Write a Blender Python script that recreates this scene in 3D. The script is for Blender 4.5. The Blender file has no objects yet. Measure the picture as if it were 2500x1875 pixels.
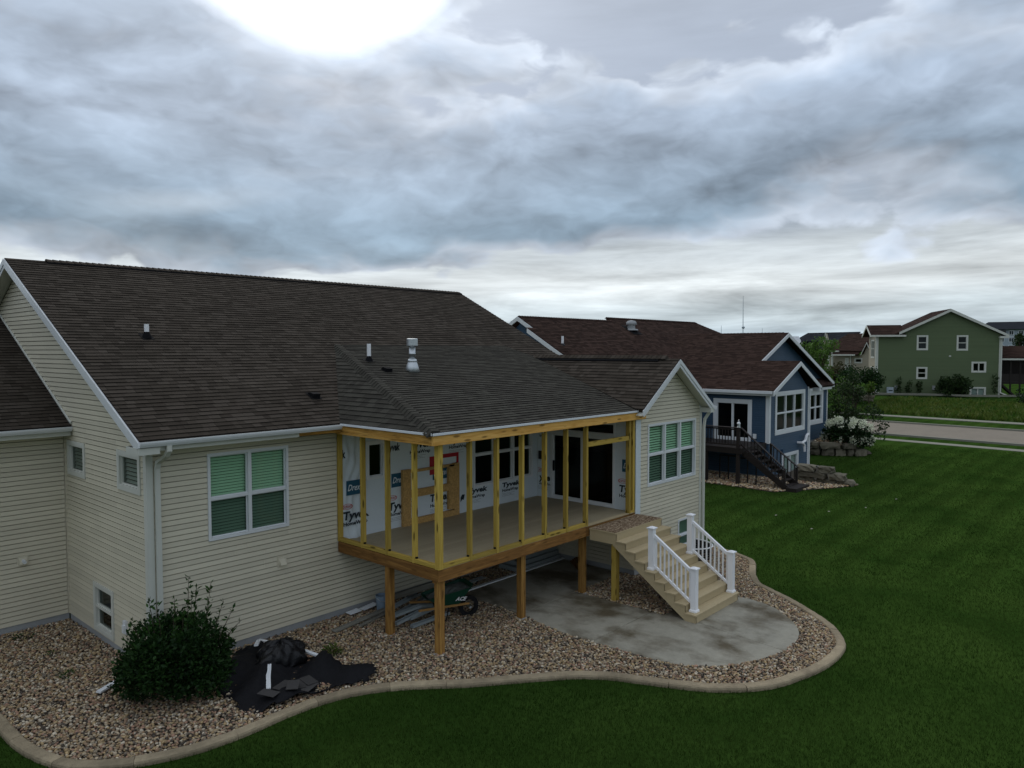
import bpy, math, random
import numpy as np
from mathutils import Vector, Matrix

random.seed(7)
RNG = np.random.default_rng(11)
S = bpy.context.scene
COL = S.collection

# ------------------------------------------------------------------ camera
CAMPOS = np.array([-5.494, -13.833, 6.003])
YAW, PITCH, ROLL = math.radians(48.02), math.radians(-2.645), math.radians(-0.054)
_f = Vector((math.sin(YAW)*math.cos(PITCH), math.cos(YAW)*math.cos(PITCH), math.sin(PITCH)))
_r = Vector((math.cos(YAW), -math.sin(YAW), 0)); _u = _r.cross(_f)
_R = _r*math.cos(ROLL)+_u*math.sin(ROLL); _U = -_r*math.sin(ROLL)+_u*math.cos(ROLL)
camd = bpy.data.cameras.new('camera'); cam = bpy.data.objects.new('camera', camd); COL.objects.link(cam)
cam.matrix_world = Matrix(((_R.x, _U.x, -_f.x, CAMPOS[0]), (_R.y, _U.y, -_f.y, CAMPOS[1]), (_R.z, _U.z, -_f.z, CAMPOS[2]), (0, 0, 0, 1)))
camd.sensor_width = 36; camd.lens = 1812.66/2500*36; camd.clip_end = 4000; camd.clip_start = .1
S.camera = cam
S.render.resolution_x, S.render.resolution_y = 1024, 768

# ------------------------------------------------------------------ light
SUN_AZ, SUN_EL = math.radians(34), math.radians(36)     # azimuth from +Y towards +X
SUNV = Vector((math.sin(SUN_AZ)*math.cos(SUN_EL), math.cos(SUN_AZ)*math.cos(SUN_EL), math.sin(SUN_EL)))
sd = bpy.data.lights.new('sun', 'SUN'); sd.energy = .9; sd.angle = math.radians(25); sd.color = (1, .96, .9)
sun = bpy.data.objects.new('sun', sd); COL.objects.link(sun)
sun.rotation_mode = 'QUATERNION'; sun.rotation_quaternion = SUNV.to_track_quat('Z', 'Y')

vs = S.view_settings
S.display_settings.display_device = 'sRGB'
vs.view_transform = 'Standard'; vs.look = 'None'; vs.exposure = .25; vs.gamma = 1; vs.use_curve_mapping = False

def nd(nt, typ, ins=None, **props):
    n = nt.nodes.new(typ)
    for k, v in props.items(): setattr(n, k, v)
    for k, v in (ins or {}).items():
        s = n.inputs[k]
        if hasattr(v, 'is_linked'): nt.links.new(v, s)
        else: s.default_value = v
    return n
def mth(nt, op, a, b=0., c=0., clamp=False):
    n = nt.nodes.new('ShaderNodeMath'); n.operation = op; n.use_clamp = clamp
    for i, v in enumerate((a, b, c)):
        if hasattr(v, 'is_linked'): nt.links.new(v, n.inputs[i])
        else: n.inputs[i].default_value = v
    return n.outputs[0]
def vmth(nt, op, a, b=(0, 0, 0), scale=None):
    n = nt.nodes.new('ShaderNodeVectorMath'); n.operation = op
    for i, v in enumerate((a, b)):
        if hasattr(v, 'is_linked'): nt.links.new(v, n.inputs[i])
        else: n.inputs[i].default_value = v
    if scale is not None:
        if hasattr(scale, 'is_linked'): nt.links.new(scale, n.inputs['Scale'])
        else: n.inputs['Scale'].default_value = scale
    return n.outputs['Value'] if op in ('DOT_PRODUCT', 'LENGTH') else n.outputs[0]
def mixc(nt, fac, a, b, typ='MIX'):
    n = nt.nodes.new('ShaderNodeMix'); n.data_type = 'RGBA'; n.blend_type = typ
    for k, v in ((0, fac), (6, a), (7, b)):
        if hasattr(v, 'is_linked'): nt.links.new(v, n.inputs[k])
        else: n.inputs[k].default_value = v if k == 0 else (*v[:3], 1)
    return n.outputs[2]
def ramp(nt, fac, stops, interp='LINEAR'):
    n = nt.nodes.new('ShaderNodeValToRGB'); cr = n.color_ramp; cr.interpolation = interp
    while len(cr.elements) < len(stops): cr.elements.new(.5)
    for e, (p, c) in zip(cr.elements, stops):
        e.position = p; e.color = (c, c, c, 1) if not hasattr(c, '__len__') else (*c, 1)
    nt.links.new(fac, n.inputs[0]); return n.outputs[0]
def noise(nt, vec, scale, detail=4, rough=.5, dist=0.):
    return nd(nt, 'ShaderNodeTexNoise', {'Vector': vec, 'Scale': scale, 'Detail': detail, 'Roughness': rough, 'Distortion': dist}).outputs[0]

# ------------------------------------------------------------------ overcast sky
SKYOFF = (5.2, 1.3, 2.6); DLO = .565
W = bpy.data.worlds.new('World'); S.world = W; W.use_nodes = True
nt = W.node_tree; nt.nodes.clear()
sky = nd(nt, 'ShaderNodeTexSky', sky_type='NISHITA', sun_disc=False, sun_elevation=SUN_EL, sun_rotation=SUN_AZ,
         altitude=300, air_density=1, dust_density=1.5, ozone_density=1)
tc = nd(nt, 'ShaderNodeTexCoord').outputs['Generated']
D = vmth(nt, 'NORMALIZE', tc)
el = nd(nt, 'ShaderNodeSeparateXYZ', {0: D}).outputs[2]
def layer(scl, off, sc, det, rough, dist=0.):
    return noise(nt, vmth(nt, 'ADD', vmth(nt, 'MULTIPLY', D, scl), off), sc, det, rough, dist)
def ctr(v, k): return mth(nt, 'MULTIPLY', mth(nt, 'SUBTRACT', v, .5), k)
PO = SKYOFF
big = layer((1, 1, 2.4), (PO[0]+3.1, PO[1]+.4, .4), 1.7, 3, .45)      # broad masses
wob = nd(nt, 'ShaderNodeTexNoise', {'Vector': vmth(nt, 'MULTIPLY', D, (1, 1, 2.)), 'Scale': 5., 'Detail': 3., 'Roughness': .6}).outputs['Color']
hp = vmth(nt, 'ADD', vmth(nt, 'ADD', vmth(nt, 'MULTIPLY', D, (1, 1, 2.2)), PO), vmth(nt, 'SCALE', vmth(nt, 'SUBTRACT', wob, (.5, .5, .5)), scale=.13))
vor = nd(nt, 'ShaderNodeTexVoronoi', {'Vector': hp, 'Scale': 5.6, 'Detail': 1., 'Roughness': .6, 'Lacunarity': 2.6}, feature='F1', normalize=True).outputs['Distance']
fine = noise(nt, hp, 2.6, 6, .57)
puff = mth(nt, 'ADD', mth(nt, 'MULTIPLY', mth(nt, 'SUBTRACT', 1., vor), .42), mth(nt, 'MULTIPLY', fine, .62))     # heaped cloud
fine2 = noise(nt, vmth(nt, 'ADD', hp, tuple(d*.02*q for d, q in zip(SUNV, (1, 1, 4.5)))), 2.6, 5, .57)
lit = mth(nt, 'SUBTRACT', fine, fine2)                                # sunward sides brighter
streak = layer((1, 1, 8.), (1.3, .2, .7), 4.2, 5, .62, .3)            # flat layers low down
eb = mth(nt, 'ADD', el, ctr(big, .10))
back = ramp(nt, eb, [(0, (.43, .53, .61)), (.04, (.55, .63, .67)), (.085, (.68, .73, .75)), (.125, (.60, .66, .70)), (.165, (.40, .47, .56)), (.22, (.40, .465, .57)),
                     (.32, (.42, .485, .595)), (.46, (.46, .52, .62)), (1, (.86, .92, 1.02))], 'EASE')     # an overcast sky is brightest overhead
lo = ramp(nt, el, [(.02, 1.), (.14, .5), (.3, .12)])
back = vmth(nt, 'SCALE', back, scale=mth(nt, 'ADD', mth(nt, 'ADD', mth(nt, 'ADD', 1., ctr(big, .5)), ctr(puff, .35)), mth(nt, 'MULTIPLY', lo, ctr(streak, 2.3))))
bias = ramp(nt, el, [(.0, 0.), (.08, .12), (.13, .58), (.175, .95), (.25, .90), (.34, .55), (.45, .42), (1, .42)], 'EASE')
dens = mth(nt, 'ADD', mth(nt, 'ADD', puff, ctr(big, .5)), mth(nt, 'MULTIPLY', mth(nt, 'SUBTRACT', bias, .5), .34))
mask = ramp(nt, dens, [(DLO, 0), (DLO+.05, 1)], 'EASE')
heart = ramp(nt, dens, [(DLO+.01, 0), (DLO+.17, 1)], 'EASE')
fgc = mixc(nt, heart, (.56, .625, .72), mixc(nt, ramp(nt, eb, [(.16, 0), (.29, 1)]), (.225, .315, .405), (.345, .42, .525)))
fgc = vmth(nt, 'SCALE', fgc, scale=mth(nt, 'MAXIMUM', mth(nt, 'ADD', mth(nt, 'ADD', 1., mth(nt, 'MULTIPLY', lit, 3.6)), ctr(puff, .3)), .5))
cl = mixc(nt, mth(nt, 'MULTIPLY', mask, .9), back, fgc)
# thin cloud in front of the sun glows
gd = Vector((math.sin(math.radians(34))*math.cos(math.radians(31)), math.cos(math.radians(34))*math.cos(math.radians(31)), math.sin(math.radians(31))))
dp = mth(nt, 'MAXIMUM', vmth(nt, 'DOT_PRODUCT', D, tuple(gd)), 0)
dpw = mth(nt, 'ADD', dp, mth(nt, 'ADD', ctr(puff, .012), ctr(big, .014)))
core = ramp(nt, dpw, [(.983, 0), (.991, 1)], 'EASE')
wide = mth(nt, 'POWER', dp, 20.)
glow = mth(nt, 'ADD', mth(nt, 'MULTIPLY', core, .65), mth(nt, 'MULTIPLY', wide, .20))
cl = vmth(nt, 'ADD', cl, vmth(nt, 'SCALE', (1, 1, 1.02), scale=glow))
gap = ramp(nt, layer((1, 1, 4.), (7, 2, .3), 2.6, 2, .5), [(.62, 0), (.78, .2)])
final = mixc(nt, gap, vmth(nt, 'SCALE', cl, scale=8.8), sky.outputs[0])
bg = nd(nt, 'ShaderNodeBackground', {'Color': final, 'Strength': .1})
nt.links.new(bg.outputs[0], nd(nt, 'ShaderNodeOutputWorld').inputs[0])

# ------------------------------------------------------------------ helpers
WM = {}
def link(o, parent=None, M=None):
    COL.objects.link(o); M = M or Matrix()
    if parent is not None:
        o.parent = parent; o.matrix_parent_inverse = WM[parent.name].inverted()
    o.matrix_basis = M; WM[o.name] = M
    return o
def thing(name, label, cat, loc=(0, 0, 0), group=None):
    o = bpy.data.objects.new(name, None); o.empty_display_size = .2
    link(o, None, Matrix.Translation(loc)); o['label'] = label; o['category'] = cat
    if group: o['group'] = group
    return o
def tag(o, label, cat, group=None):
    o['label'] = label; o['category'] = cat
    if group: o['group'] = group
    return o
def rawmesh(name, v, f, mat, tone=None, smooth=False, colr=None):
    me = bpy.data.meshes.new(name)
    if isinstance(f, np.ndarray):
        nv, nf, k = len(v), len(f), f.shape[1]
        me.vertices.add(nv); me.vertices.foreach_set('co', np.asarray(v, np.float32).ravel())
        me.loops.add(nf*k); me.loops.foreach_set('vertex_index', f.astype(np.int32).ravel())
        me.polygons.add(nf); me.polygons.foreach_set('loop_start', np.arange(0, nf*k, k, dtype=np.int32))
        me.polygons.foreach_set('loop_total', np.full(nf, k, np.int32)); me.update(calc_edges=True)
    else:
        me.from_pydata([tuple(p) for p in v], [], f)
    if smooth: me.polygons.foreach_set('use_smooth', np.ones(len(me.polygons), bool))
    if tone is not None:
        a = me.attributes.new('tone', 'FLOAT', 'POINT'); a.data.foreach_set('value', np.asarray(tone, np.float32))
    if colr is not None:
        a = me.attributes.new('colr', 'FLOAT_COLOR', 'POINT'); a.data.foreach_set('color', np.asarray(colr, np.float32).ravel())
    if mat: me.materials.append(mat)
    return me
class MB:
    def __init__(s): s.v = []; s.f = []; s.t = []
    def add(s, v, f, t=.5):
        b = len(s.v); s.v += [tuple(p) for p in v]; s.f += [tuple(i+b for i in q) for q in f]
        s.t += list(t) if hasattr(t, '__len__') else [t]*len(v); return s
    BF = [(0, 3, 2, 1), (4, 5, 6, 7), (0, 1, 5, 4), (1, 2, 6, 5), (2, 3, 7, 6), (3, 0, 4, 7)]
    def box(s, x0, x1, y0, y1, z0, z1, t=.5):
        return s.add([(x0, y0, z0), (x1, y0, z0), (x1, y1, z0), (x0, y1, z0), (x0, y0, z1), (x1, y0, z1), (x1, y1, z1), (x0, y1, z1)], MB.BF, t)
    def fbox(s, fr, u0, u1, z0, z1, n0, n1, t=.5):
        P = fr.P
        return s.add([P(u0, n1, z0), P(u1, n1, z0), P(u1, n0, z0), P(u0, n0, z0), P(u0, n1, z1), P(u1, n1, z1), P(u1, n0, z1), P(u0, n0, z1)], MB.BF, t)
    def prism(s, poly, vec, t=.5):      # planar polygon swept by vec
        n = len(poly); a = [Vector(p) for p in poly]; b = [p+Vector(vec) for p in a]
        return s.add(a+b, [tuple(range(n-1, -1, -1)), tuple(range(n, 2*n))]+[(i, (i+1) % n, n+(i+1) % n, n+i) for i in range(n)], t)
    def sweep(s, path, prof, up=(0, 0, 1), closed=True, cap=True, t=.5, scales=None):
        pts = [Vector(p) for p in path]; n = len(pts); m = len(prof); up = Vector(up); vs = []
        for i, p in enumerate(pts):
            d0 = (p-pts[i-1]).normalized() if i else None; d1 = (pts[i+1]-p).normalized() if i < n-1 else None
            d = (d0+d1).normalized() if d0 and d1 else (d0 or d1)
            side = d.cross(up)
            if side.length < 1e-3: side = d.cross(Vector((0, 1, 0)))
            side.normalize(); uu = side.cross(d).normalized()
            k = 1/max(.5, d.dot(d1)) if d0 and d1 else 1
            sc = scales[i] if scales else 1
            vs += [p+side*(a*k*sc)+uu*(b*sc) for a, b in prof]
        fs = [(i*m+j, i*m+(j+1) % m, (i+1)*m+(j+1) % m, (i+1)*m+j) for i in range(n-1) for j in range(m if closed else m-1)]
        if cap and closed: fs += [tuple(range(m-1, -1, -1)), tuple((n-1)*m+j for j in range(m))]
        return s.add(vs, fs, t)
    def tube(s, path, r, k=8, scales=None, t=.5):
        return s.sweep(path, [(r*math.cos(2*math.pi*j/k), r*math.sin(2*math.pi*j/k)) for j in range(k)], scales=scales, t=t)
    def lathe(s, c, prof, k=16, t=.5):   # prof: (r,z)
        vs = [(c[0]+r*math.cos(2*math.pi*j/k), c[1]+r*math.sin(2*math.pi*j/k), c[2]+z) for r, z in prof for j in range(k)]
        n = len(prof); fs = [(i*k+j, i*k+(j+1) % k, (i+1)*k+(j+1) % k, (i+1)*k+j) for i in range(n-1) for j in range(k)]
        return s.add(vs, fs+[tuple(range(k-1, -1, -1)), tuple((n-1)*k+j for j in range(k))], t)
    def build(s, name, mat, parent=None, smooth=False, M=None):
        return link(bpy.data.objects.new(name, rawmesh(name, s.v, s.f, mat, s.t, smooth)), parent, M)
class Fr:
    """vertical wall frame: u along the wall, n outwards, z up"""
    def __init__(s, O, U, N): s.O = Vector((*O[:2], 0)); s.U = Vector((*U[:2], 0)).normalized(); s.N = Vector((*N[:2], 0)).normalized()
    def P(s, u, n, z): p = s.O+s.U*u+s.N*n; return Vector((p.x, p.y, z))
def beam(name, p0, p1, w, h, mat, parent=None, up=(0, 0, 1), tn=None):
    """a timber from p0 to p1: w sideways, h along up; grain along its own X"""
    p0, p1 = Vector(p0), Vector(p1); d = p1-p0; L = d.length; d.normalize(); up = Vector(up)
    s = up.cross(d)
    if s.length < 1e-4: s = Vector((0, 1, 0)) if abs(d.z) > .9 else Vector((1, 0, 0))
    s.normalize(); u = d.cross(s)
    c = (p0+p1)/2
    M = Matrix(((d.x, s.x, u.x, c.x), (d.y, s.y, u.y, c.y), (d.z, s.z, u.z, c.z), (0, 0, 0, 1)))
    b = .004
    m = MB(); w2, h2, l2 = w/2, h/2, L/2
    prof = [(-w2+b, -h2), (w2-b, -h2), (w2, -h2+b), (w2, h2-b), (w2-b, h2), (-w2+b, h2), (-w2, h2-b), (-w2, -h2+b)]
    vs = [(-l2, a, c_) for a, c_ in prof]+[(l2, a, c_) for a, c_ in prof]
    m.add(vs, [tuple(range(8)), tuple(range(15, 7, -1))]+[(j, 8+j, 8+(j+1) % 8, (j+1) % 8) for j in range(8)], random.random() if tn is None else tn)
    return m.build(name, mat, parent, M=M)
def inpoly(px, py, poly):
    poly = np.asarray(poly)[:, :2]; r = np.zeros(len(px), bool); n = len(poly)
    for i in range(n):
        x0, y0 = poly[i]; x1, y1 = poly[i-1]
        c = (y0 > py) != (y1 > py)
        with np.errstate(divide='ignore', invalid='ignore'):
            r ^= c & (px < (x1-x0)*(py-y0)/(y1-y0+1e-12)+x0)
    return r
def smoothpath(pts, per=6):
    P = np.array(pts, float); n = len(P); out = []
    for i in range(n-1):
        a, b, c, d = P[max(i-1, 0)], P[i], P[i+1], P[min(i+2, n-1)]
        for t in np.linspace(0, 1, per, endpoint=False):
            out.append(.5*((2*b)+(c-a)*t+(2*a-5*b+4*c-d)*t*t+(3*b-a-3*c+d)*t**3))
    return np.array(out+[P[-1]])
def weight(p, area): return area/max(1., float(np.sum((np.array(p)-CAMPOS)**2)))

# ------------------------------------------------------------------ materials
def newmat(name):
    m = bpy.data.materials.new(name); m.use_nodes = True; nt = m.node_tree; nt.nodes.clear()
    out = nd(nt, 'ShaderNodeOutputMaterial'); return m, nt, out
def mat(name, col, rough=.6, var=0., nscale=0, namt=0., bump=0., bscale=None, metal=0., spec=.2, dirt=0., attr='tone', stretch=None):
    m, nt, out = newmat(name)
    pos = nd(nt, 'ShaderNodeNewGeometry').outputs['Position']
    if stretch: pos = vmth(nt, 'MULTIPLY', pos, stretch)
    b = nd(nt, 'ShaderNodeBsdfPrincipled', {'Roughness': rough, 'Metallic': metal, 'Specular IOR Level': spec})
    c = nd(nt, 'ShaderNodeRGB').outputs[0]; c.default_value = (*col, 1)
    fac = None
    def mul(f):
        nonlocal fac
        fac = f if fac is None else mth(nt, 'MULTIPLY', fac, f)
    if var:
        t = nd(nt, 'ShaderNodeAttribute', attribute_name=attr).outputs['Fac']
        mul(mth(nt, 'ADD', mth(nt, 'MULTIPLY', t, 2*var), 1-var))
    if namt:
        n = noise(nt, pos, nscale, 5, .6); mul(mth(nt, 'ADD', mth(nt, 'MULTIPLY', n, 2*namt), 1-namt))
    if dirt:
        n = noise(nt, pos, .7, 6, .65, .4); mul(ramp(nt, n, [(.35, 1-dirt), (.62, 1.)]))
    if fac is not None: c = vmth(nt, 'SCALE', c, scale=fac)
    nt.links.new(c, b.inputs['Base Color'])
    if bump:
        bn = nd(nt, 'ShaderNodeBump', {'Strength': bump, 'Distance': .02, 'Height': noise(nt, pos, bscale or nscale or 20, 4, .6)})
        nt.links.new(bn.outputs[0], b.inputs['Normal'])
    nt.links.new(b.outputs[0], out.inputs[0]); return m
def woodmat(name, light, dark, knots=.5, rough=.7, grain=1., var=.18, streak=0.):
    m, nt, out = newmat(name)
    oc = nd(nt, 'ShaderNodeTexCoord').outputs['Object']
    rnd = nd(nt, 'ShaderNodeObjectInfo').outputs['Random']
    p = vmth(nt, 'ADD', oc, nd(nt, 'ShaderNodeCombineXYZ', {0: mth(nt, 'MULTIPLY', rnd, 37.), 1: mth(nt, 'MULTIPLY', rnd, 11.), 2: mth(nt, 'MULTIPLY', rnd, 5.)}).outputs[0])
    g = noise(nt, vmth(nt, 'MULTIPLY', p, (1.1, 26*grain, 26*grain)), 1.2, 5, .6, 1.2)
    c = mixc(nt, ramp(nt, g, [(.36, 0), (.64, 1)]), dark, light)
    w = nd(nt, 'ShaderNodeTexWave', {'Vector': vmth(nt, 'MULTIPLY', p, (.5, 9, 9)), 'Scale': 2.2, 'Distortion': 7., 'Detail': 3., 'Detail Scale': .6}, wave_type='BANDS', bands_direction='Y')
    c = mixc(nt, mth(nt, 'MULTIPLY', ramp(nt, w.outputs['Fac'], [(.25, 1), (.6, 0)]), .45), c, dark)
    if knots:
        v = nd(nt, 'ShaderNodeTexVoronoi', {'Vector': vmth(nt, 'MULTIPLY', p, (2.2, 9, 9)), 'Scale': 1., 'Randomness': 1.})
        k = ramp(nt, v.outputs['Distance'], [(.13, 1), (.26, 0)])
        c = mixc(nt, mth(nt, 'MULTIPLY', k, knots), c, tuple(x*.25 for x in dark))
    if streak:
        s = noise(nt, vmth(nt, 'MULTIPLY', p, (1.5, 14, 40)), 1., 5, .7, .5)
        c = mixc(nt, mth(nt, 'MULTIPLY', ramp(nt, s, [(.5, 0), (.68, 1)]), streak), c, tuple(x*.2 for x in dark))
    hu = mth(nt, 'ADD', mth(nt, 'MULTIPLY', nd(nt, 'ShaderNodeAttribute', attribute_name='tone').outputs['Fac'], 2*var), 1-var)
    c = vmth(nt, 'SCALE', c, scale=hu)
    b = nd(nt, 'ShaderNodeBsdfPrincipled', {'Base Color': c, 'Roughness': rough, 'Specular IOR Level': .12})
    bn = nd(nt, 'ShaderNodeBump', {'Strength': .25, 'Distance': .004, 'Height': g}); nt.links.new(bn.outputs[0], b.inputs['Normal'])
    nt.links.new(b.outputs[0], out.inputs[0]); return m
def glassmat(name, tint, refl=1.5):
    m, nt, out = newmat(name)
    ge = nd(nt, 'ShaderNodeNewGeometry')
    co = mth(nt, 'ABSOLUTE', vmth(nt, 'DOT_PRODUCT', ge.outputs['Normal'], ge.outputs['Incoming']))
    f0 = ((refl-1)/(refl+1))**2
    fr = mth(nt, 'ADD', mth(nt, 'MULTIPLY', mth(nt, 'POWER', mth(nt, 'SUBTRACT', 1., co, clamp=True), 5.), .6), f0)
    tr = nd(nt, 'ShaderNodeBsdfTransparent', {'Color': (*tint, 1)}); gl = nd(nt, 'ShaderNodeBsdfGlossy', {'Roughness': .03, 'Color': (.95, 1, .97, 1)})
    bn = nd(nt, 'ShaderNodeBump', {'Strength': .04, 'Distance': .02, 'Height': noise(nt, nd(nt, 'ShaderNodeNewGeometry').outputs['Position'], 1.5, 2)})
    nt.links.new(bn.outputs[0], gl.inputs['Normal'])
    mx = nd(nt, 'ShaderNodeMixShader', {0: fr}); nt.links.new(tr.outputs[0], mx.inputs[1]); nt.links.new(gl.outputs[0], mx.inputs[2])
    nt.links.new(mx.outputs[0], out.inputs[0]); return m
def leafmat(name, a, b, trans=.25, rough=.5, spec=.12):
    m, nt, out = newmat(name)
    t = nd(nt, 'ShaderNodeAttribute', attribute_name='tone').outputs['Fac']
    c = mixc(nt, t, a, b)
    p = nd(nt, 'ShaderNodeBsdfPrincipled', {'Base Color': c, 'Roughness': rough, 'Specular IOR Level': spec})
    tl = nd(nt, 'ShaderNodeBsdfTranslucent', {'Color': c})
    mx = nd(nt, 'ShaderNodeMixShader', {0: trans}); nt.links.new(p.outputs[0], mx.inputs[1]); nt.links.new(tl.outputs[0], mx.inputs[2])
    nt.links.new(mx.outputs[0], out.inputs[0]); return m
def colrmat(name, rough=.7, bump=0.):
    m, nt, out = newmat(name)
    c = nd(nt, 'ShaderNodeAttribute', attribute_name='colr').outputs['Color']
    pos = nd(nt, 'ShaderNodeNewGeometry').outputs['Position']
    c = vmth(nt, 'SCALE', c, scale=mth(nt, 'ADD', mth(nt, 'MULTIPLY', noise(nt, pos, 60, 3), .7), .65))
    p = nd(nt, 'ShaderNodeBsdfPrincipled', {'Base Color': c, 'Roughness': rough, 'Specular IOR Level': .15})
    nt.links.new(p.outputs[0], out.inputs[0]); return m

MT = {}
MT['siding'] = mat('tan_vinyl_siding', (.60, .555, .425), .5, .07, 1.1, .05, dirt=.07)
MT['blue_siding'] = mat('blue_siding', (.042, .080, .128), .5, .06, 1.5, .06)
MT['green_siding'] = mat('olive_siding', (.110, .145, .072), .55, .05, 1.2, .05)
MT['cream_siding'] = mat('beige_siding', (.33, .29, .215), .55, .05, 1.2, .05)
MT['grey_siding'] = mat('grey_blue_siding', (.33, .38, .42), .6, .05, .3, .06)
MT['white'] = mat('white_trim', (.68, .70, .70), .4, 0, 2.5, .05, dirt=.05)
MT['cream_trim'] = mat('cream_trim', (.58, .585, .52), .45, 0, 2.5, .05, dirt=.05)
MT['vinyl_white'] = mat('white_vinyl_rail', (.84, .84, .85), .3, 0, 3, .03)
MT['concrete'] = mat('foundation_concrete', (.34, .35, .35), .85, 0, 3, .15, .3, 30, dirt=.15)
MT['dark'] = mat('dark_interior', (.045, .042, .04), .8)
MT['floor_in'] = mat('interior_floor', (.10, .07, .05), .5)
MT['blind'] = mat('white_blind', (.75, .78, .72), .5)
MT['black'] = mat('black_plastic', (.012, .012, .013), .45)
MT['roof_black'] = mat('matt_black_flashing', (.010, .010, .011), .9, spec=.05)
MT['galv'] = mat('galvanised_metal', (.56, .59, .60), .48, 0, 9, .15, metal=1.)
MT['alum'] = mat('white_aluminium', (.70, .72, .73), .35, 0, 4, .06)
MT['yellow_wood'] = woodmat('treated_yellow_lumber', (.50, .36, .085), (.35, .235, .045), .9, var=.30)
MT['header_wood'] = woodmat('header_lumber', (.72, .42, .12), (.54, .28, .065), .8, grain=.6)
MT['header_stained'] = woodmat('weathered_header_lumber', (.60, .34, .09), (.40, .20, .04), .4, grain=.6, streak=.8)
MT['rim_wood'] = woodmat('brown_treated_lumber', (.30, .155, .045), (.14, .065, .02), .45, grain=.5)
MT['post_wood'] = woodmat('brown_post_lumber', (.42, .235, .065), (.17, .08, .022), .6)
MT['handle_wood'] = woodmat('handle_wood', (.38, .22, .08), (.25, .13, .04), .1)
MT['grey_wood'] = woodmat('grey_board', (.30, .29, .24), (.2, .19, .16), .2)
MT['deck'] = mat('composite_decking', (.36, .305, .20), .6, .08, 30, .10, .15, 60, stretch=(1, 6, 6))
MT['stair'] = mat('composite_stair', (.46, .37, .22), .6, .06, 25, .10, .15, 50)
MT['dark_deck'] = mat('dark_stained_wood', (.022, .017, .015), .55, .3, 20, .2)
MT['osb'] = mat('oriented_strand_board', (.46, .28, .10), .75, 0, 26, .75, .3, 40)
MT['glass_green'] = glassmat('green_tinted_glass', (.60, .80, .65))
MT['glass_grey'] = glassmat('grey_glass', (.42, .47, .44))
MT['glass_low'] = glassmat('screened_glass', (.34, .44, .38), 1.35)
MT['glass'] = glassmat('clear_glass', (.55, .62, .60), 1.3)
MT['ink'] = mat('dark_ink', (.018, .028, .035), .6)
MT['ink_red'] = mat('red_ink', (.45, .06, .06), .6)
MT['ink_pale'] = mat('pale_ink', (.62, .68, .70), .6)
MT['ink_blue'] = mat('teal_blue_ink', (.018, .085, .135), .6)
MT['red_tape'] = mat('red_tape', (.36, .015, .025), .4, 0, 12, .2)
MT['stone'] = mat('limestone', (.155, .138, .10), .9, .3, 6, .45, .8, 12)
MT['asphalt'] = mat('pale_asphalt', (.21, .18, .14), .9, 0, 25, .25, .2, 120, dirt=.12)
MT['walk'] = mat('sidewalk_concrete', (.21, .205, .165), .85, 0, 4, .12)
MT['black_sheet'] = mat('black_landscape_fabric', (.012, .012, .0135), .7, 0, 14, .3, .5, 40, spec=.08)
MT['black_bag'] = mat('black_bin_bag', (.008, .008, .009), .3, 0, 8, .2, 1., 14, spec=.3)
MT['scrap_shingle'] = mat('loose_shingle', (.05, .047, .045), .9, .4, 60, .3)
MT['bucket'] = mat('grey_blue_plastic', (.19, .25, .31), .5, 0, 5, .1)
MT['barrow'] = mat('green_plastic_tub', (.012, .06, .035), .4, 0, 5, .2)
MT['rubble'] = mat('grey_rubble', (.13, .14, .125), .9, 0, 18, .5, .6, 20)
MT['grey_panel'] = mat('grey_plastic_panel', (.26, .29, .29), .5, 0, 4, .1)
MT['bark'] = mat('bark', (.06, .045, .032), .9, 0, 14, .3)


def shingle_mat(name, a, b, c):
    m, nt, out = newmat(name)
    t = nd(nt, 'ShaderNodeAttribute', attribute_name='tone').outputs['Fac']
    pos = nd(nt, 'ShaderNodeNewGeometry').outputs['Position']
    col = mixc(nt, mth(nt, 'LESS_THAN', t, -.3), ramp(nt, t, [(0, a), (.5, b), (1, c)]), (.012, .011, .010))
    g = noise(nt, pos, 90, 2, .7); w = noise(nt, pos, .35, 4, .6)
    f = mth(nt, 'MULTIPLY', mth(nt, 'ADD', mth(nt, 'MULTIPLY', g, .9), .55), mth(nt, 'ADD', mth(nt, 'MULTIPLY', w, .5), .75))
    p = nd(nt, 'ShaderNodeBsdfPrincipled', {'Base Color': vmth(nt, 'SCALE', col, scale=f), 'Roughness': 1., 'Specular IOR Level': .04})
    bn = nd(nt, 'ShaderNodeBump', {'Strength': .4, 'Distance': .004, 'Height': g}); nt.links.new(bn.outputs[0], p.inputs['Normal'])
    nt.links.new(p.outputs[0], out.inputs[0]); return m
MT['shingle'] = shingle_mat('brown_shingle', (.034, .028, .022), (.046, .038, .030), (.062, .052, .042))
MT['shingle_new'] = shingle_mat('grey_brown_shingle', (.034, .032, .027), (.043, .041, .034), (.055, .053, .044))
MT['shingle_red'] = shingle_mat('dark_red_shingle', (.024, .014, .011), (.039, .023, .018), (.056, .034, .027))
MT['shingle_navy'] = shingle_mat('charcoal_shingle', (.014, .016, .020), (.019, .022, .027), (.028, .032, .038))

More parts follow.
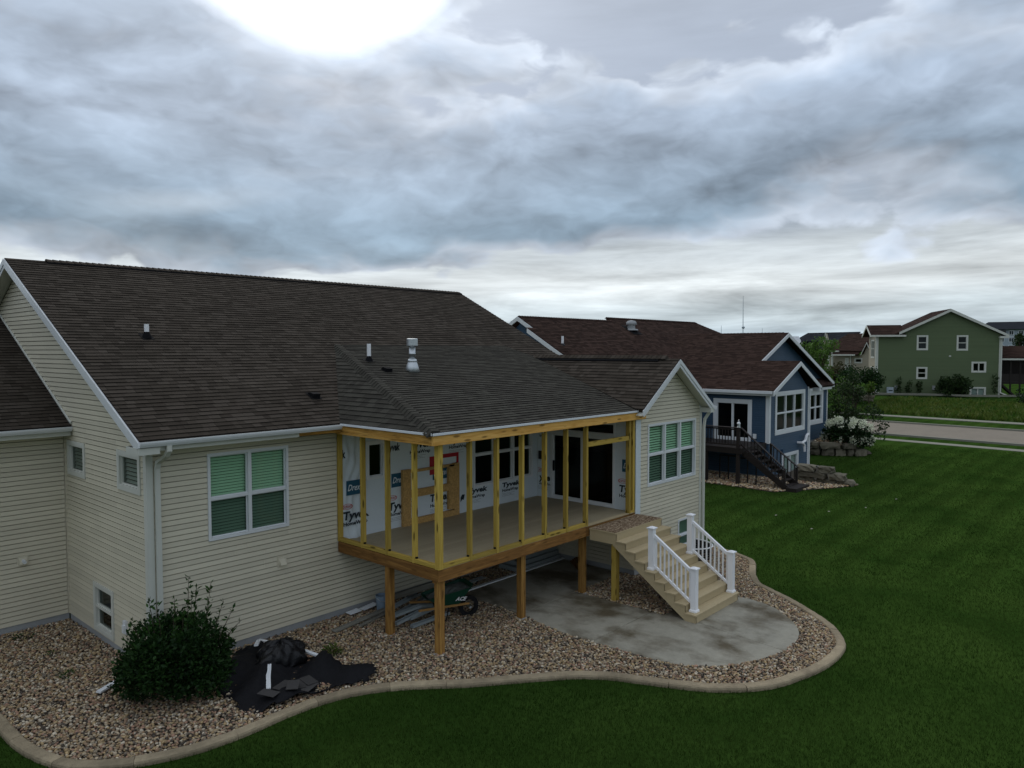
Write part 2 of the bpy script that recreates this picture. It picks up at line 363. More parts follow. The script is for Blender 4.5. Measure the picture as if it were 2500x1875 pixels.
def wrapmat():
    m, nt, out = newmat('white_house_wrap')
    pos = nd(nt, 'ShaderNodeNewGeometry').outputs['Position']
    n = noise(nt, vmth(nt, 'MULTIPLY', pos, (1, 1, .45)), 3.0, 5, .6, 1.2)
    f = noise(nt, pos, 40, 2)
    c = vmth(nt, 'SCALE', (.60, .66, .68), scale=mth(nt, 'ADD', mth(nt, 'MULTIPLY', f, .12), .94))
    p = nd(nt, 'ShaderNodeBsdfPrincipled', {'Base Color': c, 'Roughness': .45, 'Specular IOR Level': .4})
    bn = nd(nt, 'ShaderNodeBump', {'Strength': .35, 'Distance': .03, 'Height': n}); nt.links.new(bn.outputs[0], p.inputs['Normal'])
    nt.links.new(p.outputs[0], out.inputs[0]); return m
MT['wrap'] = wrapmat()
def rugmat():
    m, nt, out = newmat('patterned_coir_mat')
    pos = nd(nt, 'ShaderNodeNewGeometry').outputs['Position']
    n = noise(nt, vmth(nt, 'MULTIPLY', pos, (.55, 1, 1)), 26, 4, .7, .6)
    c = mixc(nt, ramp(nt, n, [(.46, 0), (.58, 1)]), (.12, .072, .04), (.40, .31, .21))
    l = noise(nt, vmth(nt, 'MULTIPLY', pos, (.5, 6, 1)), 2.2, 3, .6, .3); c = mixc(nt, ramp(nt, l, [(.60, 0), (.70, .8)]), c, (.045, .022, .016))
    p = nd(nt, 'ShaderNodeBsdfPrincipled', {'Base Color': c, 'Roughness': .95, 'Specular IOR Level': .1}); nt.links.new(p.outputs[0], out.inputs[0]); return m
MT['rug_base'] = rugmat()

def lawnmat():
    m, nt, out = newmat('mown_lawn')
    pos = nd(nt, 'ShaderNodeNewGeometry').outputs['Position']
    n1 = noise(nt, pos, .35, 5, .6, .5); n2 = noise(nt, pos, 9, 4, .65); n3 = noise(nt, pos, 55, 3, .7)
    c = mixc(nt, ramp(nt, n1, [(.35, 0), (.65, 1)]), (.020, .046, .008), (.036, .070, .013))
    # mower stripes: light and dark sheen of bent blades painted into the colour
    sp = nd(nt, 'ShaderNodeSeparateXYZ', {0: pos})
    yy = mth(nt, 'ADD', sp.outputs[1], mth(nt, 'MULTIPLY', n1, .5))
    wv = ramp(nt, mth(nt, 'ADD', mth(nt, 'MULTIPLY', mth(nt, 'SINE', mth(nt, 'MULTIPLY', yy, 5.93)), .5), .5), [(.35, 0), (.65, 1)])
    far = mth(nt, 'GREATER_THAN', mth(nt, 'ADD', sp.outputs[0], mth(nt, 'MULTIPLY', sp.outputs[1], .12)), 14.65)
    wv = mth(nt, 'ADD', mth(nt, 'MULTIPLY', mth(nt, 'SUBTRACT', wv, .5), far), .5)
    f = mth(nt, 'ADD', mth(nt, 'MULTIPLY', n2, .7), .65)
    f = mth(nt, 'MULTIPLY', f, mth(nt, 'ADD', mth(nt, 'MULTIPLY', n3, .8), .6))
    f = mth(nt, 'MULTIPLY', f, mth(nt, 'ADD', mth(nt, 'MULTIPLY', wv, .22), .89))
    p = nd(nt, 'ShaderNodeBsdfPrincipled', {'Base Color': vmth(nt, 'SCALE', c, scale=f), 'Roughness': 1., 'Specular IOR Level': .0})
    bn = nd(nt, 'ShaderNodeBump', {'Strength': .6, 'Distance': .03, 'Height': n3}); nt.links.new(bn.outputs[0], p.inputs['Normal'])
    nt.links.new(p.outputs[0], out.inputs[0]); return m
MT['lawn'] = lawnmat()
def patiomat():
    m, nt, out = newmat('stained_patio_concrete')
    pos = nd(nt, 'ShaderNodeNewGeometry').outputs['Position']
    s = noise(nt, vmth(nt, 'MULTIPLY', pos, (1, .75, 1)), .9, 8, .62, .15); g = noise(nt, pos, 22, 5, .7); b_ = noise(nt, pos, 4, 5, .6)
    c = mixc(nt, ramp(nt, s, [(.44, 0), (.62, 1)]), (.30, .28, .22), (.095, .075, .042))
    f = mth(nt, 'MULTIPLY', mth(nt, 'ADD', mth(nt, 'MULTIPLY', g, .35), .82), mth(nt, 'ADD', mth(nt, 'MULTIPLY', b_, .5), .75))
    p = nd(nt, 'ShaderNodeBsdfPrincipled', {'Base Color': vmth(nt, 'SCALE', c, scale=f), 'Roughness': .75, 'Specular IOR Level': .35})
    bn = nd(nt, 'ShaderNodeBump', {'Strength': .3, 'Distance': .01, 'Height': g}); nt.links.new(bn.outputs[0], p.inputs['Normal'])
    nt.links.new(p.outputs[0], out.inputs[0]); return m
MT['patio'] = patiomat()
MT['curb'] = mat('tan_concrete_edging', (.34, .275, .18), .9, .2, 9, .35, .8, 30, dirt=.38)
MT['soil'] = mat('gravel_bed_soil', (.075, .06, .045), .95, 0, 20, .4)
MT['pebbles'] = colrmat('river_pebbles', .7)
MT['leaf_bush'] = leafmat('dark_shrub_leaf', (.007, .021, .006), (.028, .068, .015), .18, .42)
MT['leaf_shoot'] = leafmat('young_shoot_leaf', (.012, .04, .008), (.045, .105, .02), .25, .42)
MT['leaf_tree'] = leafmat('tree_leaf', (.016, .032, .012), (.045, .08, .022), .25)
MT['leaf_lime'] = leafmat('lime_tree_leaf', (.05, .11, .02), (.12, .22, .04), .35)
MT['leaf_red'] = leafmat('reddish_shrub_leaf', (.03, .035, .014), (.08, .075, .03), .25)
MT['petal'] = leafmat('hydrangea_petal', (.62, .66, .46), (.88, .89, .74), .3)
MT['grass'] = leafmat('grass_blade', (.018, .043, .007), (.052, .092, .018), .25, .9, 0.)
MT['meadow'] = leafmat('meadow_grass', (.035, .095, .010), (.11, .14, .028), .3, .6)

# ------------------------------------------------------------------ building blocks
def extents(poly, z):           # u-range of a convex polygon (u,z) at height z
    us = []
    n = len(poly)
    for i in range(n):
        (u0, z0), (u1, z1) = poly[i], poly[(i+1) % n]
        if (z0-z)*(z1-z) <= 0 and abs(z0-z1) > 1e-9: us.append(u0+(u1-u0)*(z-z0)/(z1-z0))
    return (min(us), max(us)) if us else None
PIECES = {}                     # owner -> list of (weight, name, parent, verts, faces, tone, mat)
def piece(owner, w, *a): PIECES.setdefault(owner, []).append((w, *a))
def flush(owner, cap, rest):
    L = sorted(PIECES.pop(owner), key=lambda a: -a[0]); J = {}
    for i, (w, name, par, v, f, t, mt) in enumerate(L):
        if i < cap:
            m = MB().add(v, f, t); m.build(name, mt, par)
        else: J.setdefault((par.name, mt.name), (par, mt, MB()))[2].add(v, f, t)
    for par, mt, mb in J.values():
        o = mb.build(rest, mt, par); o['kind'] = 'stuff'
def siding(owner, parent, fr, poly, holes, mt, e=.102, seams=True, joined=None):
    z0 = min(p[1] for p in poly); z1 = max(p[1] for p in poly); k = 0
    while z0+k*e < z1-.01:
        zb = z0+k*e; zt = min(zb+e, z1); k += 1
        eb, et = extents(poly, zb+1e-4), extents(poly, zt-1e-4)
        if not eb or not et: continue
        cuts = [(eb[0], et[0], eb[1], et[1], zb, zt)]
        for (h0, h1, a, b) in holes:
            if b <= zb+.002 or a >= zt-.002: continue
            new = []
            for (l0, l1, r0, r1, c, d) in cuts:
                if h1 <= min(l0, l1) or h0 >= max(r0, r1): new.append((l0, l1, r0, r1, c, d)); continue
                if h0 > max(l0, l1)+.01: new.append((l0, l1, h0, h0, c, d))
                if h1 < min(r0, r1)-.01: new.append((h1, h1, r0, r1, c, d))
                a0, a1 = max(h0, l0), min(h1, r0)
                if a > c+.012: new.append((a0, a0, a1, a1, c, a))
                if b < d-.012: new.append((a0, a0, a1, a1, b, d))
            cuts = new
        if seams:
            new = []
            for q in cuts:
                l0, l1, r0, r1, c, d = q
                if r0-l0 > 3.0:
                    s = l0+random.uniform(.25, .75)*(r0-l0); new += [(l0, l1, s-.001, s-.001, c, d), (s+.001, s+.001, r0, r1, c, d)]
                else: new.append(q)
            cuts = new
        for (l0, l1, r0, r1, c, d) in cuts:
            g = min(.014, (d-c)*.3); P = fr.P; f_ = (d-g-c)/(d-c); lm, rm = l0+(l1-l0)*f_, r0+(r1-r0)*f_
            v = [P(l0, .015, c), P(r0, .015, c), P(rm, .004, d-g), P(lm, .004, d-g), P(lm, -.02, d-g), P(rm, -.02, d-g), P(r1, -.02, d), P(l1, -.02, d), P(l0, -.02, c), P(r0, -.02, c)]
            f = [(0, 1, 2, 3), (3, 2, 5, 4), (4, 5, 6, 7), (8, 9, 1, 0), (0, 3, 4, 8), (1, 9, 5, 2)]
            t = random.random()
            if joined is not None: joined.add(v, f, t)
            else: piece(owner, weight(P((l0+r0)/2, 0, c), (r0-l0)*(d-c)), 'siding_board', parent, v, f, t, mt)
def wallmesh(mb, fr, poly, holes, n0=-.16, n1=-.02):
    """solid wall with rectangular openings; poly convex (u,z)"""
    us = sorted({p[0] for p in poly} | {h for q in holes for h in q[:2]}); zs = sorted({p[1] for p in poly} | {h for q in holes for h in q[2:]})
    zs = [z for z in zs]; 
    for a, b in zip(zs, zs[1:]):
        ea, eb = extents(poly, a+1e-4), extents(poly, b-1e-4)
        if not ea or not eb: continue
        if abs(ea[0]-eb[0])+abs(ea[1]-eb[1]) < 1e-2:
            uu = [ea[0]]+[u for u in us if ea[0] < u < ea[1]]+[ea[1]]
            for l, r in zip(uu, uu[1:]):
                if any(h0 <= l+1e-6 and r <= h1+1e-6 and c <= a+1e-6 and b <= d+1e-6 for h0, h1, c, d in holes): continue
                mb.fbox(fr, l, r, a, b, n0, n1)
        else:
            q = [fr.P(ea[0], n1, a), fr.P(ea[1], n1, a), fr.P(eb[1], n1, b), fr.P(eb[0], n1, b)]
            mb.prism(q, fr.N*(n0-n1))
def window(parent, fr, u0, u1, z0, z1, cols=1, rows=2, blind=0, top='glass_green', low='glass_low', trim='white', tw=.05, wide=0., room=.9, split=.5, name='window', gap=.12):
    """frame with mullions; panes, blinds and the room behind are its children"""
    m = MB(); t = tw
    if wide:
        for (a, b, c, d) in ((u0-wide, u0, z0-wide, z1+wide), (u1, u1+wide, z0-wide, z1+wide), (u0, u1, z1, z1+wide), (u0, u1, z0-wide, z0)): m.fbox(fr, a, b, c, d, -.03, .035)
    for (a, b, c, d) in ((u0, u0+t, z0, z1), (u1-t, u1, z0, z1), (u0+t, u1-t, z1-t, z1), (u0+t, u1-t, z0, z0+t)): m.fbox(fr, a, b, c, d, -.09, .03)
    cw = (u1-u0-2*t)/cols; mull = .075
    for i in range(1, cols): m.fbox(fr, u0+t+i*cw-mull/2, u0+t+i*cw+mull/2, z0+t, z1-t, -.085, .024)
    zm = z0+(z1-z0)*split
    cells = []
    for i in range(cols):
        a = u0+t+i*cw+(mull/2 if i else 0); b = u0+t+(i+1)*cw-(mull/2 if i < cols-1 else 0)
        if rows == 2:
            m.fbox(fr, a, b, zm-.025, zm+.025, -.08, .018)
            cells += [(a, b, z0+t, zm-.025, 0), (a, b, zm+.025, z1-t, 1)]
        else: cells.append((a, b, z0+t, z1-t, 1))
    w = m.build(name, MT[trim], parent)
    for a, b, c, d, up in cells:
        s = MB()                       # sash edge
        q = .022
        for (e0, e1, g0, g1) in ((a, a+q, c, d), (b-q, b, c, d), (a+q, b-q, d-q, d), (a+q, b-q, c, c+q)): s.fbox(fr, e0, e1, g0, g1, -.06, -.012 if up else -.03)
        s.build('sash', MT[trim], w)
        MB().add([fr.P(a+q, -.045, c+q), fr.P(b-q, -.045, c+q), fr.P(b-q, -.045, d-q), fr.P(a+q, -.045, d-q)], [(0, 1, 2, 3)]).build('pane', MT[top if up else low], w)
        if blind:
            bl = MB(); n = max(2, int((d-c)/blind)); h = (d-c)/n
            for j in range(n):
                zz = c+j*h
                bl.add([fr.P(a+.01, -.085, zz+gap*h), fr.P(b-.01, -.085, zz+gap*h), fr.P(b-.01, -.108, zz+.99*h), fr.P(a+.01, -.108, zz+.99*h)], [(0, 1, 2, 3)])
            bl.build('blind', MT['blind'], w)
    if room:
        r = MB(); P = fr.P; a, b, c, d, n0, n1 = u0-.25, u1+.25, z0-.5, z1+.15, -.165, -.165-room
        v = [P(a, n0, c), P(b, n0, c), P(b, n1, c), P(a, n1, c), P(a, n0, d), P(b, n0, d), P(b, n1, d), P(a, n1, d)]
        r.add(v, [(0, 1, 2, 3), (4, 7, 6, 5), (1, 5, 6, 2), (2, 6, 7, 3), (3, 7, 4, 0)]); r.build('room', MT['dark'], w)
    return w
def clip(poly, edges):
    """Sutherland-Hodgman against half planes (a,b,c): a*x+b*y+c>=0"""
    for a, b, c in edges:
        out = []; n = len(poly)
        for i in range(n):
            p, q = poly[i], poly[(i+1) % n]; dp, dq = a*p[0]+b*p[1]+c, a*q[0]+b*q[1]+c
            if dp >= 0: out.append(p)
            if dp*dq < 0: t = dp/(dp-dq); out.append((p[0]+t*(q[0]-p[0]), p[1]+t*(q[1]-p[1])))
        poly = out
        if len(poly) < 3: return []
    return poly
def halfplanes(poly):
    n = len(poly); A = sum(poly[i][0]*poly[(i+1) % n][1]-poly[(i+1) % n][0]*poly[i][1] for i in range(n)); s = 1 if A > 0 else -1; out = []
    for i in range(n):
        (x0, y0), (x1, y1) = poly[i], poly[(i+1) % n]; dx, dy = x1-x0, y1-y0; L = math.hypot(dx, dy)
        if L < 1e-6: continue
        a, b = -dy/L*s, dx/L*s; out.append((a, b, -(a*x0+b*y0)))
    return out
def roofplane(owner, parent, pts3, mt, org=None, e=.143, wmin=.13, wmax=.34, thick=.015, joined=None):
    """shingle a planar convex polygon; pts3[0]->pts3[1] is the eave"""
    p0, p1 = Vector(pts3[0]), Vector(pts3[1]); A = (p1-p0).normalized()
    if org is not None: p0 = Vector(org)
    Nn = None
    for q in pts3[2:]:
        c = A.cross(Vector(q)-Vector(pts3[0]))
        if c.length > 1e-3: Nn = c.normalized(); break
    if Nn.z < 0: Nn = -Nn
    Sv = Nn.cross(A).normalized()
    if Sv.z < 0: Sv = -Sv
    poly = [((Vector(q)-p0).dot(A), (Vector(q)-p0).dot(Sv)) for q in pts3]
    H = halfplanes(poly); smax = max(q[1] for q in poly); smin = math.floor(min(q[1] for q in poly)/e+1e-4)*e if org is not None else min(q[1] for q in poly); k = 0
    while smin+k*e < smax-.01:
        s0 = smin+k*e; s1 = s0+e; k += 1
        ea = extents(poly, s0+1e-4); eb = extents(poly, min(s1, smax)-1e-4)
        if not ea: continue
        if not eb: eb = ea
        a = min(ea[0], eb[0])-random.random()*wmax; aend = max(ea[1], eb[1])
        while a < aend:
            w = random.choice((wmin, wmin*1.3, wmax*.7, wmax)); b = a+w
            t = random.random(); th = thick*(1 if random.random() < .6 else .75)
            pl = clip([(a, s0-.004), (b-.003, s0-.004), (b-.003, s1), (a, s1)], H)
            a = b
            if len(pl) < 3: continue
            top = [p0+A*x+Sv*y+Nn*(th*(1-(y-s0)/e)+.003) for x, y in pl]; bot = [p0+A*x+Sv*y for x, y in pl]; n = len(pl)
            v = top+[q.copy() for q in top]+bot; f = [tuple(range(n))]+[(n+i, 2*n+i, 2*n+(i+1) % n, n+(i+1) % n) for i in range(n)]
            t = [t]*n+[-1.]*(2*n)                       # dark cut asphalt, near-black to paint the shadow lines between courses
            if joined is not None: joined.add(v, f, t)
            else: piece(owner, weight(top[0], w*e), 'shingle', parent, v, f, t, mt)
    return Nn
def caps(parent, p0, p1, na, nb, mt, name='cap_shingle', e=.14, w=.14, joined=False):
    """bent cap shingles along a ridge or hip; na, nb: downward directions either side"""
    p0, p1 = Vector(p0), Vector(p1); d = (p1-p0); L = d.length; d.normalize(); na, nb = Vector(na).normalized(), Vector(nb).normalized()
    up = -(na+nb).normalized(); n = max(1, int(L/e)); mb = MB(); first = None
    for i in range(n):
        a, b = p0+d*(i*L/n), p0+d*((i+1)*L/n+.02); o1, o2 = up*.030, up*.012
        v = [a+na*w+o1*.6, a+o1, a+nb*w+o1*.6, b+na*w+o2*.6, b+o2, b+nb*w+o2*.6, a+na*w-up*.005, a+nb*w-up*.005, b+na*w-up*.005, b+nb*w-up*.005]
        f = [(0, 1, 4, 3), (1, 2, 5, 4), (6, 7, 2, 1, 0), (6, 0, 3, 8), (2, 7, 9, 5)]
        t = random.random()
        if joined: mb.add(v, f, t)
        else: MB().add(v, f, t).build(name, mt, parent)
    if joined: o = mb.build(name+'s', mt, parent); o['kind'] = 'stuff'
def textmesh(s, size, bold=.0, shear=0., align='LEFT', sx=1.):
    c = bpy.data.curves.new('txt', 'FONT'); c.body = s; c.size = size; c.offset = bold; c.shear = shear; c.align_x = align; c.resolution_u = 2
    o = bpy.data.objects.new('txt', c); COL.objects.link(o)
    me = o.to_mesh(); v = [(p.co.x*sx, p.co.y) for p in me.vertices]; f = [tuple(p.vertices) for p in me.polygons]
    o.to_mesh_clear(); bpy.data.objects.remove(o); bpy.data.curves.remove(c); return v, f
def lettering(parent, fr, s, u, z, size, n, mt, bold=0., shear=0., width=None, name='lettering', clipu=None):
    v, f = textmesh(s, size, bold, shear)
    w = max(p[0] for p in v)-min(p[0] for p in v); k = width/w if width else 1.
    v = [(p[0]*k, p[1]) for p in v]
    if clipu:
        f = [q for q in f if all(clipu[0] <= u+v[i][0] <= clipu[1] for i in q)]
        if not f: return None
    return MB().add([fr.P(u+x, n, z+y) for x, y in v], f).build(name, mt, parent)

# foliage -------------------------------------------------------------------
def leaves(centers, sizes, tones, upbias=.3, slim=.38, outc=None, droop=0.):
    """one folded four-sided leaf per centre"""
    n = len(centers); r = RNG
    d = r.normal(size=(n, 3)); d[:, 2] = d[:, 2]*.7+upbias
    if outc is not None:
        o = centers-outc; o /= np.linalg.norm(o, axis=1, keepdims=True)+1e-6; d = d*.7+o*.9
    d[:, 2] -= droop
    d /= np.linalg.norm(d, axis=1, keepdims=True)
    a = r.normal(size=(n, 3)); s = np.cross(d, a); s /= np.linalg.norm(s, axis=1, keepdims=True)+1e-6
    nn = np.cross(s, d); L = sizes[:, None]
    v = np.empty((n, 4, 3)); v[:, 0] = centers; v[:, 1] = centers+d*L*.5+s*L*slim+nn*L*.1; v[:, 2] = centers+d*L; v[:, 3] = centers+d*L*.5-s*L*slim+nn*L*.1
    f = np.arange(n*4).reshape(n, 4)
    tri = np.concatenate([f[:, [0, 1, 2]], f[:, [0, 2, 3]]])
    return v.reshape(-1, 3), tri, np.repeat(tones, 4)
def leafobj(name, parent, mt, V):
    vs, fs, ts, b = [], [], [], 0
    for v, f, t in V: vs.append(v); fs.append(f+b); ts.append(t); b += len(v)
    return link(bpy.data.objects.new(name, rawmesh(name, np.concatenate(vs), np.concatenate(fs), mt, np.concatenate(ts))), parent)
def crown(clumps, per, size, tone=(0., 1.), shell=.55, **k):
    out = []
    for (c, r) in clumps:
        c = np.array(c, float); r = np.array(r if hasattr(r, '__len__') else (r, r, r), float)
        n = int(per*np.mean(r)**2*10)
        q = RNG.normal(size=(n, 3)); q /= np.linalg.norm(q, axis=1, keepdims=True); rad = shell+(1-shell)*RNG.random((n, 1))**.7
        rad *= .85+.3*RNG.random((n, 1))
        cen = c+q*rad*r
        tn = np.clip(tone[0]+(tone[1]-tone[0])*RNG.random(n)*(.6+.4*RNG.random()), 0, 1)
        out.append(leaves(cen, size*RNG.uniform(.6, 1.3, n), tn, outc=c, **k))
    return out

# ------------------------------------------------------------------ ground
def gh(x, y):
    d = x-.16*(y-5)
    t = np.clip((d-66)/16, 0, 1); return .78*t*t*(3-2*t)
def grid(name, xs, ys, hf, mt, dz=0.):
    X, Y = np.meshgrid(xs, ys); Zz = hf(X, Y)+dz; nx, ny = len(xs), len(ys)
    i = np.arange((ny-1)*(nx-1)); r, c = i//(nx-1), i % (nx-1); a = r*nx+c
    f = np.stack([a, a+1, a+nx+1, a+nx], 1)
    return link(bpy.data.objects.new(name, rawmesh(name, np.stack([X.ravel(), Y.ravel(), Zz.ravel()], 1), f, mt, smooth=True)))
xs = np.concatenate([np.linspace(-800, -60, 12), np.linspace(-50, 60, 30), np.linspace(62, 100, 30), np.linspace(110, 2200, 24)])
ys = np.concatenate([np.linspace(-1500, -60, 14), np.linspace(-50, 60, 40), np.linspace(70, 1800, 20)])
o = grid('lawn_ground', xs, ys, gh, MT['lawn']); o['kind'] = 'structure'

# street, kerbs and pavements run along Y with a slight turn
def strip(name, x0, x1, z0, z1, mt, y0=-140, y1=160, k=.10, hf=None):
    m = MB(); n = 30; t = np.linspace(y0, y1, n)
    for a, b in zip(t, t[1:]):
        v = []
        for z in (z0, z1):
            for (x, y) in ((x0, a), (x1, a), (x1, b), (x0, b)):
                v.append((x+k*y, y, z+(float(gh(np.array(x+k*y), np.array(y))) if hf else 0)))
        m.add(v, MB.BF)
    o = m.build(name, mt); o['kind'] = 'structure'; return o
strip('street', 50.6, 59.9, -.05, .012, MT['asphalt'])
strip('kerb', 50.3, 50.6, -.05, .13, MT['walk']); strip('kerb', 59.9, 60.2, -.05, .13, MT['walk'])
strip('pavement', 47.3, 48.3, -.05, .02, MT['walk']); strip('pavement', 65.6, 66.8, -.05, .05, MT['walk'], hf=1)

# ------------------------------------------------------------------ planting bed: kerb, soil, pebbles
CURB = [(-9, 2.75), (-5, 2.6), (-3.4, 1.9), (-2.6, 1.1), (-2.36, .3), (-2.34, -.5), (-2.3, -1.07), (-2.2, -1.6), (-2.03, -2.1), (-1.78, -2.42), (-1.5, -2.65),
        (-1.1, -2.88), (-.65, -3.04), (-.2, -3.12), (.25, -3.13), (.65, -3.1), (1.1, -3.1), (1.6, -3.15), (2.1, -3.3), (2.6, -3.58), (3.05, -3.95), (3.6, -4.48),
        (4.25, -4.98), (4.85, -5.45), (5.3, -5.85), (5.62, -6.3), (5.85, -6.8), (6.07, -7.28), (6.35, -7.8), (6.75, -8.25), (7.25, -8.6), (7.95, -8.83), (8.55, -8.96),
        (9.2, -9.0), (9.75, -8.95), (10.15, -8.8), (10.62, -8.5), (11.03, -8.12), (11.45, -7.6), (11.9, -7.0), (12.2, -6.5), (12.5, -6.05), (12.9, -5.75), (13.4, -5.48),
        (13.9, -5.27), (14.35, -5.02), (14.6, -4.65), (14.78, -4.2), (15.0, -3.4), (15.1, -2), (15.1, 3), (15.1, 8)]
cp = smoothpath(CURB, 8)
seg = np.concatenate([[0], np.cumsum(np.linalg.norm(np.diff(cp, axis=0), axis=1))])
kerb = thing('garden_edging', 'curving tan concrete edging between the pebble bed and the lawn', 'edging', (5.3, -5.85, 0))
prof = [(-.09, -.05), (.09, -.05), (.093, .05), (.082, .078), (.055, .092), (-.06, .096), (-.082, .088), (-.09, .07)]
a = 0.
while a < seg[-1]-.2:
    L = random.uniform(1.0, 1.5); b = min(a+L, seg[-1])
    ts = np.linspace(a+.004, b-.004, 14)
    wob = random.uniform(-.004, .004)
    path = [(np.interp(t, seg, cp[:, 0])+random.uniform(-.006, .006), np.interp(t, seg, cp[:, 1])+random.uniform(-.006, .006), wob+random.uniform(-.004, .004)) for t in ts]
    MB().sweep(path, prof, t=random.random()).build('edging_section', MT['curb'], kerb); a = b
BED = [tuple(p) for p in cp]+[(15.1, 10), (-9, 10)]
m = MB(); n = len(cp)
m.add([(p[0], p[1], .025) for p in cp]+[(p[0], max(p[1]+.01, 4.4), .025) for p in cp], [(i, i+1, n+i+1, n+i) for i in range(n-1)])
o = m.build('gravel_bed', MT['soil']); o['kind'] = 'structure'

HOUSEFP = [(0, 0), (11.0, 0), (11.0, -3.33), (14.54, -3.33), (14.54, 14), (-9, 14), (-9, 4.3), (0, 4.3)]
PATIO = [(6.9, -1.0), (11, -.95), (11, -2.95), (8.93, -2.95), (8.98, -5.38), (11.2, -5.4), (11.26, -6.5), (11.07, -7.08), (10.46, -7.74), (9.95, -8.07), (9.5, -8.17), (8.8, -8.18),
         (8.15, -8.02), (7.46, -7.7), (6.97, -7.2), (6.76, -6.7), (6.70, -5.95), (6.65, -5.1), (6.64, -4.3), (6.75, -3.6), (6.9, -3.0)]
def icosa():
    t = (1+5**.5)/2
    v = np.array([(-1, t, 0), (1, t, 0), (-1, -t, 0), (1, -t, 0), (0, -1, t), (0, 1, t), (0, -1, -t), (0, 1, -t), (t, 0, -1), (t, 0, 1), (-t, 0, -1), (-t, 0, 1)], float)
    f = np.array([(0, 11, 5), (0, 5, 1), (0, 1, 7), (0, 7, 10), (0, 10, 11), (1, 5, 9), (5, 11, 4), (11, 10, 2), (10, 7, 6), (7, 1, 8), (3, 9, 4), (3, 4, 2), (3, 2, 6), (3, 6, 8), (3, 8, 9), (4, 9, 5), (2, 4, 11), (6, 2, 10), (8, 6, 7), (9, 8, 1)])
    return v/np.linalg.norm(v[0]), f
PAL = np.array([(.36, .27, .155), (.28, .19, .11), (.46, .37, .25), (.22, .15, .095), (.17, .14, .105), (.52, .45, .34), (.33, .20, .135), (.08, .065, .05), (.38, .275, .145), (.30, .24, .165)])
def pebbles(name, px, py, base, r0, pal=PAL, wts=None):
    V, F = icosa(); n = len(px)
    s = RNG.uniform(.65, 1.35, (n, 1))*r0*np.stack([RNG.uniform(.9, 1.5, n), RNG.uniform(.7, 1.05, n), RNG.uniform(.5, .8, n)], 1)
    v = V[None]*(1+RNG.uniform(-.16, .16, (n, 12, 1)))*s[:, None, :]
    ax, ay, az = RNG.normal(0, .35, n), RNG.normal(0, .35, n), RNG.uniform(0, 6.28, n)
    def rot(v, a, i, j):
        c, s_ = np.cos(a)[:, None], np.sin(a)[:, None]; x, y = v[..., i]*c-v[..., j]*s_, v[..., i]*s_+v[..., j]*c
        v = v.copy(); v[..., i] = x; v[..., j] = y; return v
    v = rot(rot(rot(v, ax, 1, 2), ay, 0, 2), az, 0, 1)
    v += np.stack([px, py, base+RNG.uniform(0, .022, n)], 1)[:, None, :]
    f = (F[None]+(np.arange(n)*12)[:, None, None]).reshape(-1, 3)
    ci = RNG.choice(len(pal), n, p=wts); c = pal[ci]*RNG.uniform(.8, 1.2, (n, 1))
    cc = np.concatenate([np.repeat(c, 12, 0), np.ones((n*12, 1))], 1)
    o = link(bpy.data.objects.new(name, rawmesh(name, v.reshape(-1, 3), f, MT['pebbles'], smooth=True, colr=cc))); o['kind'] = 'stuff'; return o
g = .043
gx, gy = np.meshgrid(np.arange(-4.6, 15.1, g), np.arange(-9, 4.3, g)); gx, gy = gx.ravel(), gy.ravel()
gx = gx+RNG.uniform(-.5, .5, len(gx))*g*1.1; gy = gy+RNG.uniform(-.5, .5, len(gy))*g*1.1
k = inpoly(gx, gy, BED) & ~inpoly(gx, gy, HOUSEFP) & ~inpoly(gx, gy, PATIO)
gx, gy = gx[k], gy[k]
# keep off the kerb itself
dd = np.full(len(gx), 9.)
for q in cp[::2]: dd = np.minimum(dd, (gx-q[0])**2+(gy-q[1])**2)
k = dd > .085**2; gx, gy = gx[k], gy[k]
o = pebbles('river_pebbles', gx, gy, .045, .0265)
o['label'] = 'bed of mixed tan, pink and grey river pebbles round the house'

# ------------------------------------------------------------------ patio slabs
pat = thing('patio', 'stained grey concrete patio at the foot of the tan stairs', 'patio', (8.5, -6.5, 0))
def slab(poly, top=.062):
    c = Vector((sum(p[0] for p in poly)/len(poly), sum(p[1] for p in poly)/len(poly), 0))
    mb = MB().prism([(p[0], p[1], -.03) for p in poly], (0, 0, top+.03-.006))
    ins = []
    for p in poly:
        d = Vector((p[0], p[1], 0))-c; d = d*(1-.012/max(.1, d.length)); q = c+d; ins.append((q.x, q.y, top))
    n = len(poly); mb.add([(p[0], p[1], top-.006) for p in poly]+ins, [tuple(range(n, 2*n))]+[(i, (i+1) % n, n+(i+1) % n, n+i) for i in range(n)])
    mb.build('concrete_slab', MT['patio'], pat)
sp = smoothpath([(11.2, -5.4), (11.28, -6.0), (11.26, -6.5), (11.07, -7.08), (10.46, -7.74), (9.95, -8.05), (9.5, -8.17), (8.8, -8.2), (8.15, -8.02), (7.46, -7.7), (6.97, -7.2), (6.76, -6.7), (6.70, -5.95), (6.65, -5.1)], 4)
sp = [tuple(p) for p in sp]
ji = min(range(len(sp)), key=lambda i: abs(sp[i][0]-8.8)+abs(sp[i][1]+8.2))
slab([(6.9, -1.0), (6.9, -2.945), (11, -2.945), (11, -.95)])
slab([(6.9, -2.955), (6.75, -3.6), (6.64, -4.3), (6.65, -5.085), (8.965, -5.085), (8.93, -2.955)])
slab([(6.65, -5.095)]+sp[ji:-1][::-1]+[(9.04, -6.22), (8.97, -5.38), (8.965, -5.095)])
slab([(8.985, -5.385), (9.05, -6.22)]+[(sp[ji][0]+.008, sp[ji][1])]+sp[:ji][::-1])

